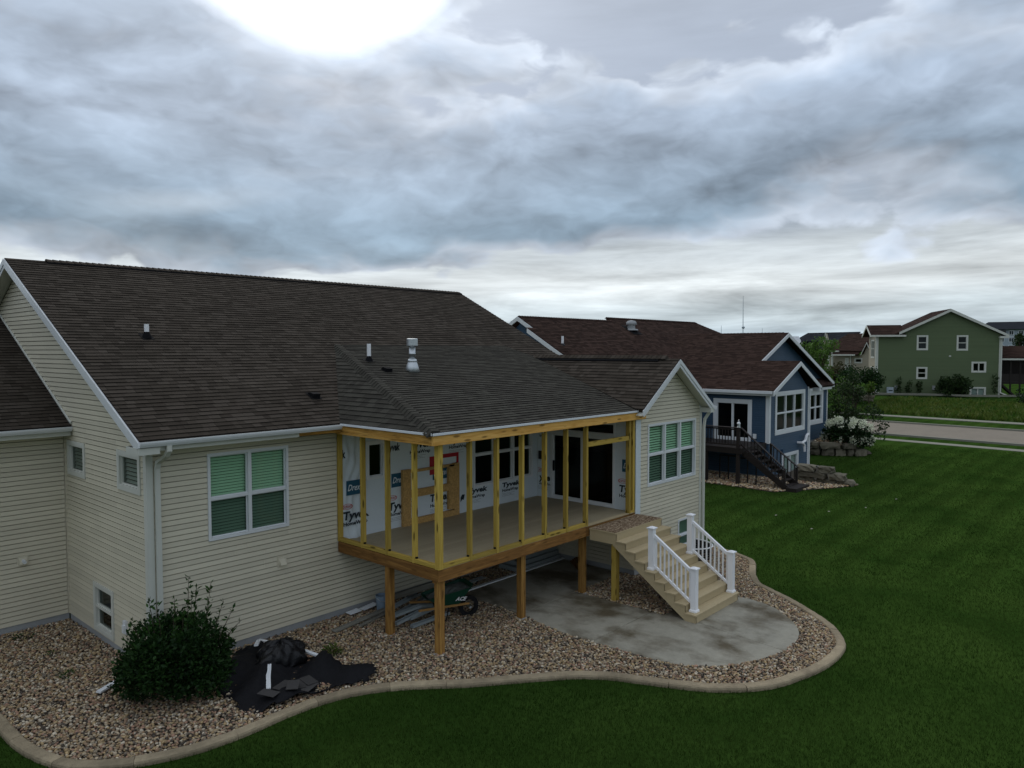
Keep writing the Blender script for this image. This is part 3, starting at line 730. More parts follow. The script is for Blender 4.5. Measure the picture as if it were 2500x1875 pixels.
# ------------------------------------------------------------------ grass blades on the nearer lawn
def mow_sheen(x, y):
    """mower bands, sheen painted as tone: straight along the far lawn, following the edging close to it"""
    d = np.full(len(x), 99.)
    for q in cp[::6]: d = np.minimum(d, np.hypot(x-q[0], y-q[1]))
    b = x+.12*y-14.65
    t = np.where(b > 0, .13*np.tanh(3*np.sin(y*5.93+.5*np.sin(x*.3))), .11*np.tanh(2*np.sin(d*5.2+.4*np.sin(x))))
    return t-.4*np.exp(-(b/.14)**2)-.2*np.exp(-((b-1.2+.2*np.sin(y))/.12)**2)-.12*np.exp(-(d/.25)**2)+.24*np.clip((np.hypot(x-CAMPOS[0], y-CAMPOS[1])-15)/22, 0, 1)  # last term paints the paler grazing look of grass with distance
def blades(name, n, rmin, rmax, amin, amax, h, w, mt, test, hf=None, dist_pow=1.):
    r = rmin*(rmax/rmin)**RNG.random(n)**dist_pow; a = RNG.uniform(amin, amax, n)
    x, y = CAMPOS[0]+r*np.sin(a), CAMPOS[1]+r*np.cos(a); k = test(x, y); x, y, r = x[k], y[k], r[k]; n = len(x)
    hh = h*RNG.uniform(.6, 1.3, n); ww = w*np.maximum(1, r/14)*RNG.uniform(.7, 1.3, n); t = RNG.uniform(0, 6.28, n)
    lean = RNG.normal(0, .35, (n, 2))*hh[:, None]; z0 = hf(x, y) if hf else np.zeros(n)
    v = np.empty((n, 3, 3)); v[:, 0] = np.stack([x-ww*np.cos(t), y-ww*np.sin(t), z0], 1); v[:, 1] = np.stack([x+ww*np.cos(t), y+ww*np.sin(t), z0], 1)
    v[:, 2] = np.stack([x+lean[:, 0], y+lean[:, 1], z0+hh], 1)
    # low-frequency tint so the sward is uneven
    tn = .35+.22*np.sin(x*.9+1.3*np.sin(y*.7))*np.sin(y*1.1+x*.35)+mow_sheen(x, y)+RNG.uniform(-.28, .28, n)
    o = link(bpy.data.objects.new(name, rawmesh(name, v.reshape(-1, 3), np.arange(3*n).reshape(n, 3), mt, np.repeat(np.clip(tn, 0, 1), 3)))); o['kind'] = 'stuff'; return o
cpo = []
for i in range(len(cp)):
    d = cp[min(i+1, len(cp)-1)]-cp[max(i-1, 0)]; d /= np.linalg.norm(d); cpo.append((cp[i][0]+d[1]*.10, cp[i][1]-d[0]*.10))
BEDO = cpo+[(15.1, 10), (-9, 10)]
BLUEBED = [(25.0, 6), (25.0, .4), (24.85, -1.3), (25.9, -1.9), (27.5, -2.9), (28.9, -3.42), (29.6, -2.9), (31.0, -1.7), (32.8, -.2), (33, 6)]
def okl(x, y): return ~inpoly(x, y, BEDO) & ~inpoly(x, y, BLUEBED) & ~((x > 28) & (y > .2) & (x < 42) & (y < 20))
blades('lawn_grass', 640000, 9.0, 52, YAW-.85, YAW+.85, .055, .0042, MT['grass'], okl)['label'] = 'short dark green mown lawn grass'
def okm(x, y):
    d = x-.16*(y-5); return (d > 68.5) & (d < 79.5) & (y < 9) & (y > -14+0*x)
blades('meadow_grass', 60000, 60, 100, YAW+.15, YAW+.75, .42, .03, MT['meadow'], okm, lambda x, y: gh(x, y))['label'] = 'tall wild grass strip in front of the olive green house'

# ================================================================== the tan house
EO, ZE, YR, ZR, XL, XRT = .529, 4.425, 7.163, 8.208, -.32, 14.82
SL = (ZR-ZE)/(YR+EO)
house = thing('tan_house', 'tan vinyl sided house with brown shingle roof and half-built porch', 'house', (7, 3, 0))
rear = Fr((0, 0), (1, 0), (0, -1)); gab = Fr((0, 0), (0, 1), (-1, 0)); bayl = Fr((11, 0), (0, -1), (-1, 0)); bayf = Fr((11, -3.33), (1, 0), (0, -1))
wing = Fr((0, 4.298), (-1, 0), (0, -1))
# openings (outer edge of the trim)
H_rear = [(1.118, 2.854, 2.313, 4.014)]
H_wrap = [(4.86, 5.40, 3.00, 3.90), (8.33, 10.74, 2.35, 4.0)]
H_gab = [(3.06, 4.10, 3.32, 4.06), (.24, 1.31, 3.34, 4.10), (1.69, 2.75, .24, 1.24)]
H_bayf = [(.57, 3.20, 2.33, 4.01), (2.22, 3.05, .32, 1.16)]
H_bayl = [(.50, 2.70, 1.765, 3.66), (.50, 2.70, 3.68, 4.06)]
def wall(name, fr, poly, holes, mt):
    m = MB(); wallmesh(m, fr, poly, holes); return m.build(name, mt, house)
w_rear = wall('rear_wall', rear, [(0, .2), (11, .2), (11, 4.5), (0, 4.5)], H_rear+H_wrap, MT['siding'])
w_gab = wall('gable_wall', gab, [(0.16, .2), (14.33, .2), (14.33, 4.53), (YR, 8.02), (0.16, 4.60)], H_gab, MT['siding'])
w_bayf = wall('bay_wall', bayf, [(0.16, .2), (3.54, .2), (3.54, 4.36), (1.7, 5.60), (.16, 4.55)], H_bayf, MT['siding'])
w_bayl = wall('bay_side_wall', bayl, [(0.0, .2), (3.33, .2), (3.33, 4.42), (0.0, 4.42)], H_bayl, MT['siding'])
w_wing = wall('wing_wall', wing, [(0.0, .2), (9, .2), (9, 4.4), (0.0, 4.4)], [], MT['siding'])
MB().box(14.38, 14.52, -3.3, 14.3, .2, 4.4).build('far_side_wall', MT['siding'], house); MB().box(0, 14.4, 14.19, 14.33, .2, 4.4).build('front_wall', MT['siding'], house)
siding('house', w_rear, rear, [(0.1, .2), (10.99, .2), (10.99, 1.526), (0.1, 1.526)], [], MT['siding'])
siding('house', w_rear, rear, [(0.1, 1.526), (4.06, 1.526), (4.06, 4.382), (0.1, 4.382)], H_rear, MT['siding'])
siding('house', w_gab, gab, [(.1, .2), (4.26, .2), (4.26, 4.484), (.1, 4.484)], H_gab, MT['siding'])
siding('house', w_gab, gab, [(.1, 4.484), (14.2, 4.484), (14.2, 4.6), (YR, 8.02), (.1, 4.57)], [], MT['siding'])
siding('house', w_bayf, bayf, [(.24, .2), (3.44, .2), (3.44, 4.40), (1.7, 5.56), (.24, 4.55)], H_bayf, MT['siding'])
siding('house', w_bayl, bayl, [(.02, .2), (3.3, .2), (3.3, 1.526), (.02, 1.526)], [], MT['siding'])
siding('house', w_wing, wing, [(.04, .2), (9, .2), (9, 4.382), (.04, 4.382)], [], MT['siding'])
flush('house', 300, 'siding_courses')
# foundation
m = MB(); m.fbox(rear, 0.0, 11, -.1, .2, -.16, -.012); m.fbox(gab, 0.16, 4.3, -.1, .2, -.16, -.012); m.fbox(bayf, .0, 3.54, -.1, .2, -.16, -.012)
m.fbox(bayl, 0.012, 3.17, -.1, .2, -.16, -.012); m.fbox(wing, .012, 9, -.1, .2, -.16, -.012); m.build('foundation', MT['concrete'], house)
# corner boards
def corner(parent, *boxes):
    m = MB()
    for fr, u0, u1, z0, z1, n0, n1 in boxes: m.fbox(fr, u0, u1, z0, z1, n0, n1)
    m.build('corner_board', MT['cream_trim'], parent)
corner(house, (rear, -.024, .10, .2, 4.36, -.02, .024), (gab, .02, .10, .2, 4.55, -.02, .024))
corner(house, (bayf, 3.44, 3.56, .2, 4.38, -.1, .024))
m = MB(); m.fbox(gab, 4.245, 4.29, .2, 4.4, -.02, .03); m.build('corner_bead', MT['siding'], house)

# windows
def tw(fr, h, wide=0., **k): return window(house, fr, h[0]+wide, h[1]-wide, h[2]+wide, h[3]-wide, wide=wide, **k)
tw(rear, H_rear[0], cols=2, rows=2, blind=.058, room=.5, split=.475, tw=.055, gap=.2)
for h in H_gab[:2]: tw(gab, h, .075, cols=1, rows=1, blind=.075, gap=.3, top='glass_grey', room=.5, trim='cream_trim', tw=.03)
tw(gab, H_gab[2], .075, cols=1, rows=2, room=.6, top='glass_grey', low='glass_grey', trim='cream_trim', tw=.03)
tw(bayf, H_bayf[0], cols=3, rows=2, blind=.068, room=.12, split=.50, tw=.06, gap=.36)
tw(bayf, H_bayf[1], cols=1, rows=2, blind=.07, room=.12, split=.42, top='glass_low')
tw(rear, H_wrap[0], cols=1, rows=1, top='glass_low', room=.5, tw=.075)
tw(rear, H_wrap[1], cols=3, rows=2, top='glass_green', low='glass_low', room=.5, split=.52, tw=.06)
tw(bayl, H_bayl[0], cols=2, rows=1, top='glass', room=3.0, tw=.07, name='sliding_door')
tw(bayl, H_bayl[1], cols=1, rows=1, top='glass', room=.4, tw=.05, name='transom_window')
m = MB(); m.fbox(bayl, .60, .63, 2.55, 2.85, -.0, .05); m.build('door_handle', MT['black'], house)

# house wrap on the porch walls, with its print
m = MB(); wallmesh(m, rear, [(4.08, 1.70), (10.99, 1.70), (10.99, 4.42), (4.08, 4.42)], H_wrap, -.018, .004); wrap = m.build('house_wrap', MT['wrap'], house)
m = MB(); wallmesh(m, bayl, [(.006, 1.70), (3.33, 1.70), (3.33, 4.42), (.006, 4.42)], H_bayl, -.018, .004); m.fbox(bayf, -.004, .235, 1.66, 4.5, -.02, .012)
wrap2 = m.build('house_wrap', MT['wrap'], house)
# the loose, wrinkled sheet by the first stud
m = MB(); nu, nz = 22, 40; vs = []
for j in range(nz+1):
    for i in range(nu+1):
        u = 4.10+.72*i/nu; z = 1.74+2.5*j/nz; e = math.sin(math.pi*i/nu)
        w = .03*e*math.sin(9*u+4*math.sin(1.7*z)+2.0*z)+.018*e*math.sin(31*u+3*math.sin(3*z)-2.5*z)+.012*e
        vs.append(rear.P(u, .012+max(0, w+.02*e), z))
m.add(vs, [(j*(nu+1)+i, j*(nu+1)+i+1, (j+1)*(nu+1)+i+1, (j+1)*(nu+1)+i) for j in range(nz) for i in range(nu)]); m.build('loose_wrap', MT['wrap'], house, smooth=True)
def oval(parent, fr, u, z, a, b, n, mt):
    k = 20; vs = []
    for r in (1, .86): vs += [fr.P(u+a*r*math.cos(6.2832*i/k), n, z+b*r*math.sin(6.2832*i/k)) for i in range(k)]
    MB().add(vs, [(i, (i+1) % k, k+(i+1) % k, k+i) for i in range(k)]).build('printed_oval', mt, parent)
def motif(parent, fr, u, z, n, parts, cl=None):
    """one repeat of the wrap's print; z is the foot of the big word"""
    if 'T' in parts: lettering(parent, fr, 'Tyvek', u, z+.03, .255, n, MT['ink'], .010, .12, .72, 'printed_word', cl)
    if 'H' in parts: lettering(parent, fr, 'HomeWrap', u+.01, z-.11, .115, n, MT['ink'], .004, .0, .66, 'printed_word', cl)
    if 'D' in parts:
        oval(parent, fr, u+.12, z+.32, .15, .065, n, MT['ink_red']); lettering(parent, fr, 'DUPONT', u+.005, z+.29, .085, n, MT['ink_red'], .002, 0, .23, 'printed_word', cl)
    if 'X' in parts:
        a, b = u+.10, u+.62
        if cl: a, b = max(a, cl[0]), min(b, cl[1])
        MB().add([fr.P(a, n, z+.57), fr.P(b, n, z+.57), fr.P(b, n, z+.90), fr.P(a, n, z+.90)], [(0, 1, 2, 3)]).build('printed_block', MT['ink_blue'], parent)
        lettering(parent, fr, 'Drexel', u+.13, z+.67, .20, n+.002, MT['ink_pale'], .003, .35, .46, 'printed_word', cl)
    if 'S' in parts:
        m = MB()
        for i, L in enumerate((.52, .40, .5)):
            z_ = z-.165-.035*i
            x = u+.02
            while x < u+L:
                w = random.uniform(.02, .05); m.add([fr.P(x, n, z_), fr.P(x+w, n, z_), fr.P(x+w, n, z_+.007), fr.P(x, n, z_+.007)], [(0, 1, 2, 3)]); x += w+.012
        m.build('printed_rule', MT['ink'], parent)
motif(house, rear, 4.17, 2.17, .062, 'THDX', (4.12, 4.9)); motif(wrap, rear, 5.49, 2.16, .006, 'THDXS'); motif(wrap, rear, 6.80, 2.17, .006, 'THDXS')
motif(wrap, rear, 8.10, 2.18, .006, 'HS'); motif(wrap, rear, 9.45, 2.18, .006, 'HS')
lettering(wrap, rear, 'Tyvek', 8.12, 2.21, .19, .006, MT['ink'], .008, .12, .74, 'printed_word'); lettering(wrap, rear, 'Tyvek', 9.46, 2.20, .17, .006, MT['ink'], .008, .12, .74, 'printed_word')
motif(wrap, rear, 6.15, 3.58, .006, 'THS'); motif(wrap, rear, 7.45, 3.58, .006, 'THS', (7.4, 8.32)); lettering(wrap, rear, 'Tyvek', 5.45, 3.61, .25, .006, MT['ink'], .01, .12, .40, 'printed_word')
lettering(house, rear, 'k', 4.16, 3.60, .25, .06, MT['ink'], .01, .0, .10, 'printed_word'); 
motif(wrap2, bayl, 2.82, 2.20, .006, 'THDX', (2.72, 3.26)); lettering(wrap2, bayl, 'Wrap', .06, 3.47, .11, .006, MT['ink'], .003, 0, .3, 'printed_word')
motif(wrap2, bayl, -.10, 2.20, .006, 'THDS', (.02, .48))
for (u0, u1, z0, z1) in ((6.80, 7.14, 2.88, 3.34), (7.14, 7.80, 3.26, 3.36), (7.72, 7.80, 3.08, 3.26)):
    MB().fbox(rear, u0, u1, z0, z1, .004, .009).build('red_tape', MT['red_tape'], wrap)
MB().fbox(bayl, .07, .18, 2.84, 3.08, .004, .06).build('outlet_box', MT['black'], house)
MB().add([rear.P(u, .007, z) for u, z in ((7.86, 2.03), (7.93, 2.10), (7.98, 2.08), (8.02, 2.22), (7.92, 2.23), (7.87, 2.16))], [(0, 1, 2, 3, 4, 5)]).build('printed_mark', MT['ink'], wrap)

# small fittings
def vent_hood(fr, u, z, mt):
    m = MB(); m.fbox(fr, u-.10, u+.10, z-.10, z+.10, .0, .028)
    P = fr.P; m.prism([P(u-.07, .028, z+.06), P(u-.07, .028, z-.07), P(u-.07, .10, z-.07)], fr.U*.14); return m.build('wall_vent', mt, house)
vent_hood(rear, 2.68, 1.60, MT['siding']); vent_hood(wing, .87, 1.55, MT['siding'])
m = MB(); m.tube([wing.P(.87, .02, 1.55), wing.P(.87, .16, 1.53)], .035, 10); m.build('vent_pipe', MT['white'], house)
m = MB(); m.fbox(gab, 1.03, 1.17, .55, .80, .0, .05); m.fbox(gab, 1.05, 1.15, .57, .72, .05, .075); m.build('outlet_cover', MT['white'], house)
# gutters, fascia, downspouts
def gutter(name, p0, p1, side, parent, w=.115, h=.10):
    p0, p1 = Vector(p0), Vector(p1); d = (p1-p0).normalized(); s = Vector(side)
    m = MB()
    pf = [(0, h), (0, 0), (w*.7, 0), (w*.92, h*.45), (w, h*.75), (w, h), (w-.012, h), (w-.014, h*.75), (w*.88, h*.45), (w*.68, .01), (.01, .01), (.01, h)]
    v = []
    for p in (p0, p1): v += [p+s*a+Vector((0, 0, b)) for a, b in pf]
    n = len(pf); m.add(v, [(i, (i+1) % n, n+(i+1) % n, n+i) for i in range(n)]+[tuple(range(n)), tuple(range(2*n-1, n-1, -1))]); return m.build(name, MT['white'], parent)
gutter('gutter', (XL-.02, -.505, 4.315), (3.80, -.505, 4.315), (0, -1, 0), house)
gutter('gutter', (-9, 3.82, 4.27), (-.03, 3.82, 4.27), (0, -1, 0), house)
m = MB(); m.box(XL, 2.83, -.49, 0, 4.225, 4.30); m.build('soffit', MT['cream_trim'], house)
beam('step_flashing', (-.03, 3.80, 4.445), (-.03, 10.0, 4.445+.484*6.2), .03, .05, MT['cream_trim'], house)
m = MB(); m.box(-9, -.03, 3.83, 4.28, 4.17, 4.26); m.build('soffit', MT['cream_trim'], house)
beam('fascia_board', (2.835, -.475, 4.285), (3.97, -.475, 4.285), .03, .09, MT['header_stained'], house)
ds = [(-.042, -.03), (.042, -.03), (.042, .03), (-.042, .03)]
m = MB(); m.sweep([(.17, -.56, 4.33), (.17, -.56, 4.22), (.165, -.46, 4.12), (.16, -.12, 3.97), (.16, -.066, 3.85), (.16, -.066, 2.6)], ds, up=(0, -1, 0)); m.build('downspout', MT['cream_trim'], house)
m = MB(); m.sweep([(.16, -.066, 2.62), (.16, -.066, .30), (.14, -.14, .16), (-.2, -.20, .13)], [(a*1.06, b*1.06) for a, b in ds], up=(0, -1, 0)); m.build('downspout', MT['cream_trim'], house)
m = MB(); m.sweep([(14.72, -3.56, 4.30), (14.71, -3.52, 4.16), (14.62, -3.42, 3.95), (14.60, -3.40, 3.7), (14.60, -3.40, .25)], ds, up=(0, -1, 0)); m.build('downspout', MT['cream_trim'], house)
# rakes
def rake(fr_pts, thick, mt=MT['white'], parent=house, name='rake_board'):
    m = MB(); m.prism(fr_pts, thick); return m.build(name, mt, parent)
for s in (1, -1):
    y0 = -EO if s == 1 else 2*YR+EO
    for (x, dz0, dz1, th) in ((XL-.03, -.015, -.15, .035), (XL-.012, -.15, -.235, .02)):
        rake([(x, y0, ZE+dz0), (x, YR, ZR+dz0), (x, YR, ZR+dz1), (x, y0, ZE+dz1)], (th, 0, 0))
    rake([(XL+.01, y0, ZE-.14), (XL+.01, YR, ZR-.14), (XL+.01, YR, ZR-.16), (XL+.01, y0, ZE-.16)], (.30, 0, 0), MT['cream_trim'], name='soffit')
m = MB(); m.box(XL-.03, .02, -.55, -.02, 4.18, 4.30); m.build('eave_return', MT['cream_trim'], house)
BX, BZ, BS = 12.7, 5.75, .69
for s, xe in ((1, 10.82), (-1, 14.72)):
    ze = BZ-BS*abs(BX-xe)
    rake([(xe, -3.68, ze-.015), (BX, -3.68, BZ-.015), (BX, -3.68, BZ-.13), (xe, -3.68, ze-.13)], (0, .03, 0)); rake([(xe+.01*s, -3.66, ze-.13), (BX, -3.66, BZ-.13), (BX, -3.66, BZ-.22), (xe+.06*s, -3.66, ze-.18)], (0, .03, 0))
    rake([(xe, -3.63, ze-.14), (BX, -3.63, BZ-.14), (BX, -3.63, BZ-.155), (xe, -3.63, ze-.155)], (0, .29, 0), MT['cream_trim'], name='soffit')
m = MB(); m.box(14.50, 14.72, -3.67, -3.30, 4.16, 4.30); m.build('eave_return', MT['cream_trim'], house)
m = MB(); m.box(14.72, 14.82, -3.70, 2, 4.24, 4.34); m.build('gutter', MT['white'], house)

# ------------------------------------------------------------------ roofs
def mz(y): return ZE+SL*(y+EO)
def deck_slab(mb, pts, t=.1):
    n = (Vector(pts[1])-Vector(pts[0])).cross(Vector(pts[2])-Vector(pts[0])).normalized()
    if n.z < 0: n = -n
    mb.prism([Vector(p)-n*.006 for p in pts], -n*t)
YT = 2.91; PZ, PS = 4.43, .2657
org = (XL, -EO, ZE)
PL1 = [(XL, -EO, ZE), (3.8, -EO, ZE), (6.07, YT, mz(YT)), (XL, YT, mz(YT))]
PL2 = [(XL, YT, mz(YT)), (XRT, YT, mz(YT)), (XRT, YR, ZR), (XL, YR, ZR)]
PL3 = [(12.72, -EO, ZE), (XRT, -EO, ZE), (XRT, YT, mz(YT)), (12.72, YT, mz(YT))]
PLB = [(XRT, 2*YR+EO, ZE), (XL, 2*YR+EO, ZE), (XL, YR, ZR), (XRT, YR, ZR)]
BL = [(10.85, -3.66, BZ-BS*1.85), (10.85, -3.40, BZ-BS*1.85), (BX, 1.55, BZ), (BX, -3.66, BZ)]
BR = [(14.70, -3.66, BZ-BS*2.0), (14.70, 2.2, BZ-BS*2.0), (BX, 2.2, BZ), (BX, -3.66, BZ)]
WG = [(-9, 3.80, 4.38), (-.01, 3.80, 4.38), (-.01, 10.2, 4.38+.484*6.4), (-9, 10.2, 4.38+.484*6.4)]
m = MB()
for p in (PL1, PL2, PL3, PLB, BL, BR, WG): deck_slab(m, p)
roof = m.build('roof', MT['shingle'], house)
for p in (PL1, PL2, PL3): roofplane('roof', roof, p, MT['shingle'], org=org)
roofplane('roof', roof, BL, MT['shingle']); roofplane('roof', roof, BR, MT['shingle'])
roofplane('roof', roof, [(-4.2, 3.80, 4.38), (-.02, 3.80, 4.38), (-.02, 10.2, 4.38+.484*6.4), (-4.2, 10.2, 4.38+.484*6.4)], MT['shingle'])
flush('roof', 300, 'shingles')
caps(roof, (.55, YR, ZR+.026), (XRT-.05, YR, ZR+.026), (0, -1, -.42), (0, 1, -.42), MT['shingle'], joined=True, e=.15, w=.15)
caps(roof, (BX, -3.25, BZ+.07), (BX, 1.5, BZ+.07), (-1, 0, -BS), (1, 0, -BS), MT['shingle'], joined=True, e=.15)
m = MB(); m.prism([(.55, YR-.17, ZR-.075), (.55, YR-.17, ZR-.045), (.55, YR, ZR+.022), (.55, YR+.17, ZR-.045), (.55, YR+.17, ZR-.075)], (XRT-.6, 0, 0)); m.build('ridge_vent', MT['roof_black'], roof)
m = MB(); m.prism([(BX-.16, -3.05, BZ-.08), (BX-.16, -3.05, BZ-.055), (BX, -3.05, BZ+.06), (BX+.16, -3.05, BZ-.055), (BX+.16, -3.05, BZ-.08)], (0, 4.4, 0)); m.build('ridge_vent', MT['roof_black'], roof)
# roof penetrations
def flashed(x, y, z, s):
    return MB().add([(x-.13, y-.13, z-.13*s+.022), (x+.13, y-.13, z-.13*s+.022), (x+.13, y+.15, z+.15*s+.022), (x-.13, y+.15, z+.15*s+.022)], [(0, 1, 2, 3)])
def pipe_vent(x, y, z, s, h, tall):
    p = thing('vent_pipe', tall, 'vent pipe', (x, y, z))
    b = flashed(x, y, z, s); b.lathe((x, y, z-.02), [(.115, .0), (.09, .06), (.062, .12), (.056, .15)], 14); b.build('flashing', MT['roof_black'], p, smooth=False)
    MB().lathe((x, y, z), [(.05, .0), (.05, h), (.042, h), (.042, h-.05)], 16).build('pipe', MT['vinyl_white'], p, smooth=False)
pipe_vent(1.36, 3.24, mz(3.24), SL, .30, 'white plastic vent pipe in black flashing on the broad brown main roof')
pipe_vent(6.03, 1.39, PZ+PS*(1.39+3.45), PS, .44, 'white plastic vent pipe on the porch roof beside the metal flue')
def box_vent(x, y, z, s, lab):
    p = thing('roof_vent', lab, 'roof vent', (x, y, z)); flashed(x, y, z, s).build('flange', MT['roof_black'], p)
    MB().prism([(x-.09, y-.10, z-.10*s+.022), (x-.09, y-.12, z+.07), (x-.09, y+.02, z+.10), (x-.09, y+.12, z+.12*s+.03)], (.18, 0, 0)).build('hood', MT['roof_black'], p)
box_vent(3.87, .55, mz(.55), SL, 'small black hooded roof vent low on the main roof by the porch valley')
box_vent(5.89, .51, PZ+PS*(.51+3.45), PS, 'small black hooded roof vent on the porch roof below the vent pipe')
fx, fy = 6.66, .46; fz = PZ+PS*(fy+3.45)
fl = thing('metal_flue', 'shiny galvanised metal flue with cone flashing and round cap on porch roof', 'flue', (fx, fy, fz))
MB().lathe((fx, fy, fz), [(.20, -.07), (.15, .12), (.105, .25), (.10, .26)], 20).build('cone_flashing', MT['galv'], fl, smooth=True)
MB().lathe((fx, fy, fz), [(.11, .225), (.125, .235), (.10, .30), (.085, .30)], 20).build('storm_collar', MT['galv'], fl, smooth=True)
MB().lathe((fx, fy, fz), [(.078, .28), (.078, .42), (.084, .425), (.084, .445), (.078, .45), (.078, .60)], 20).build('flue_pipe', MT['galv'], fl, smooth=True)
MB().lathe((fx, fy, fz), [(.08, .60), (.13, .63), (.138, .64), (.138, .80), (.134, .81), (.12, .815), (.04, .815)], 24).build('flue_cap', MT['galv'], fl)

# ================================================================== porch under construction
XS, XE, DP, ZD, ZH = 4.07, 11.0, 3.33, 1.752, 4.19
porch = thing('timber_porch', 'half-built porch of bare yellow studs and orange headers on brown posts', 'porch', (7.5, -1.7, 0))
YW, RW = MT['yellow_wood'], MT['rim_wood']
# deck
nb = 24; bw = (DP-.02)/nb
for i in range(nb):
    y = -.012-bw*i
    MB().box(XS+.045, XE-.012, y-bw+.005, y, ZD-.03, ZD-.002, random.random()).build('deck_board', MT['deck'], porch)
beam('rim_joist', (XS, -DP+.02, 1.625), (8.83, -DP+.02, 1.625), .04, .235, RW, porch)
beam('rim_joist', (8.835, -DP+.02, 1.62), (XE, -DP+.02, 1.62), .04, .225, RW, porch)
MB().box(8.91, XE, -DP-.006, -DP+.12, ZD-.001, ZD+.012).build('threshold_board', MT['stair'], porch)
beam('rim_joist', (XS+.02, -.02, 1.625), (XS+.02, -DP+.045, 1.625), .04, .235, RW, porch)
for i in range(16):
    x = XS+.45+.42*i; beam('floor_joist', (x, -.02, 1.60), (x, -DP+.05, 1.60), .04, .20, RW, porch)
beam('support_beam', (XS+.05, -3.12, 1.47), (XE-.1, -3.12, 1.47), .08, .06, RW, porch)
for (x, y, z0) in ((4.19, -3.21, .02), (4.17, -1.70, .02), (6.72, -3.11, .04), (9.0, -3.10, .04)):
    beam('post', (x, y, z0), (x, y, 1.505), .145, .145, MT['post_wood'], porch, up=(1, 0, 0), tn=random.choice((.35, .6, .8)))
for (x, y) in ((4.19, -3.21), (4.17, -1.70), (6.72, -3.11), (9.0, -3.10)): MB().lathe((x, y, 0), [(.14, .0), (.14, .055), (.12, .062)], 14).build('footing', MT['concrete'], porch)
# bottom plates and studs
def plate(p0, p1, t=None): beam('bottom_plate', p0, p1, .09, .085, YW, porch, tn=t)
ys = [-.04, -.88, -1.72, -2.57]; xsd = [4.95, 5.74, 6.54, 7.32, 8.10]
yl = ys+[-3.27]
for a, b in zip(yl, yl[1:]): plate((XS+.05, a-.025, ZD+.043), (XS+.05, b+.025, ZD+.043))
xl = [4.13]+xsd+[8.86]
for i, (a, b) in enumerate(zip(xl, xl[1:])): plate((a+.03, -DP+.05, ZD+.043), (b-.025, -DP+.05, ZD+.043), .2 if i in (2,) else None)
for y in ys: beam('stud', (XS+.05, y, ZD), (XS+.05, y, ZH), .06, .115, YW, porch, up=(1, 0, 0))
beam('corner_stud', (XS+.05, -DP+.05, ZD), (XS+.05, -DP+.05, ZH), .12, .12, YW, porch, up=(1, 0, 0))
for x in xsd: beam('stud', (x, -DP+.05, ZD), (x, -DP+.05, ZH), .065, .115, YW, porch, up=(0, 1, 0))
for x in (8.875, 10.735, 10.90, 10.945): beam('stud', (x, -DP+.05, ZD), (x, -DP+.05, ZH), (.075 if x in (8.875, 10.735) else .045), .115, YW, porch, up=(0, 1, 0))
for (x, y) in [(XS+.05, v) for v in ys[1:]]+[(v, -DP+.05) for v in xsd+[8.875]]:
    dx, dy = (.0, .045) if y > -3 else (.045, .0)
    for s in (-1, 1):
        MB().box(x+s*dx-.022, x+s*dx+.022, y+s*dy-.022, y+s*dy+.022, ZD+.086, ZD+.118).build('stud_bracket', MT['roof_black'], porch)
        MB().box(x+s*dx-.016, x+s*dx+.016, y+s*dy-.016, y+s*dy+.016, ZH-.05, ZH-.002).build('stud_bracket', MT['galv'], porch)
beam('sill_block', (10.72, -DP+.05, ZD+.03), (10.98, -DP+.05, ZD+.03), .1, .055, YW, porch)
beam('door_header', (8.92, -DP+.05, 3.72), (10.71, -DP+.05, 3.72), .09, .11, YW, porch, tn=.6)
# headers
beam('header', (3.835, -3.425, 4.285), (11.30, -3.425, 4.285), .05, .19, MT['header_wood'], porch, tn=.75)
beam('header', (3.885, -3.375, 4.27), (11.0, -3.375, 4.27), .045, .16, MT['header_wood'], porch, tn=.3)
beam('header', (3.86, -.30, 4.285), (3.86, -3.395, 4.285), .05, .19, MT['header_stained'], porch, tn=.6)
beam('header', (3.91, -.02, 4.27), (3.91, -3.345, 4.27), .045, .16, MT['header_wood'], porch, tn=.3)
beam('header', (XS+.06, -DP+.045, 4.275), (XE, -DP+.045, 4.275), .045, .165, MT['header_wood'], porch)
beam('header', (XS+.01, 0, 4.275), (XS+.01, -DP+.03, 4.275), .045, .165, MT['header_wood'], porch)
MB().box(XS, XE, -DP+.07, -.02, 4.375, 4.39).build('ceiling_sheathing', MT['osb'], porch)
for i in range(8): beam('ceiling_joist', (XS+.5+.85*i, -.03, 4.31), (XS+.5+.85*i, -DP+.07, 4.31), .04, .12, MT['header_wood'], porch)
# porch roof
E0 = (3.82, -3.47, PZ)
PF = [E0, (10.86, -3.47, PZ), (BX+.02, 1.53, PZ+PS*5.0), (BX+.02, YT, mz(YT)), (6.07, YT, mz(YT))]
PLt = [(3.80, -.50, PZ), (3.82, -3.47, PZ), (6.07, YT, mz(YT))]
m = MB(); deck_slab(m, PF, .05); deck_slab(m, PLt, .05); proof = m.build('roof', MT['shingle_new'], porch)
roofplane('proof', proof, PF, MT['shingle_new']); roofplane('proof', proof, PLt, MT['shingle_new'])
flush('proof', 280, 'shingles')
hd = Vector(PLt[2])-Vector(E0)
caps(proof, Vector(E0)+hd*.005+Vector((0, 0, .015)), Vector(PLt[2])+Vector((0, 0, .015)), Vector((-1, .35, -.90)), Vector((1, -.35, .05)), MT['shingle_new'], e=.145, w=.15)
# white drip edge
beam('drip_edge', (3.80, -3.478, 4.408), (11.25, -3.478, 4.408), .012, .05, MT['alum'], porch); beam('drip_edge', (3.80, -.45, 4.408), (3.80, -3.45, 4.408), .012, .05, MT['alum'], porch)
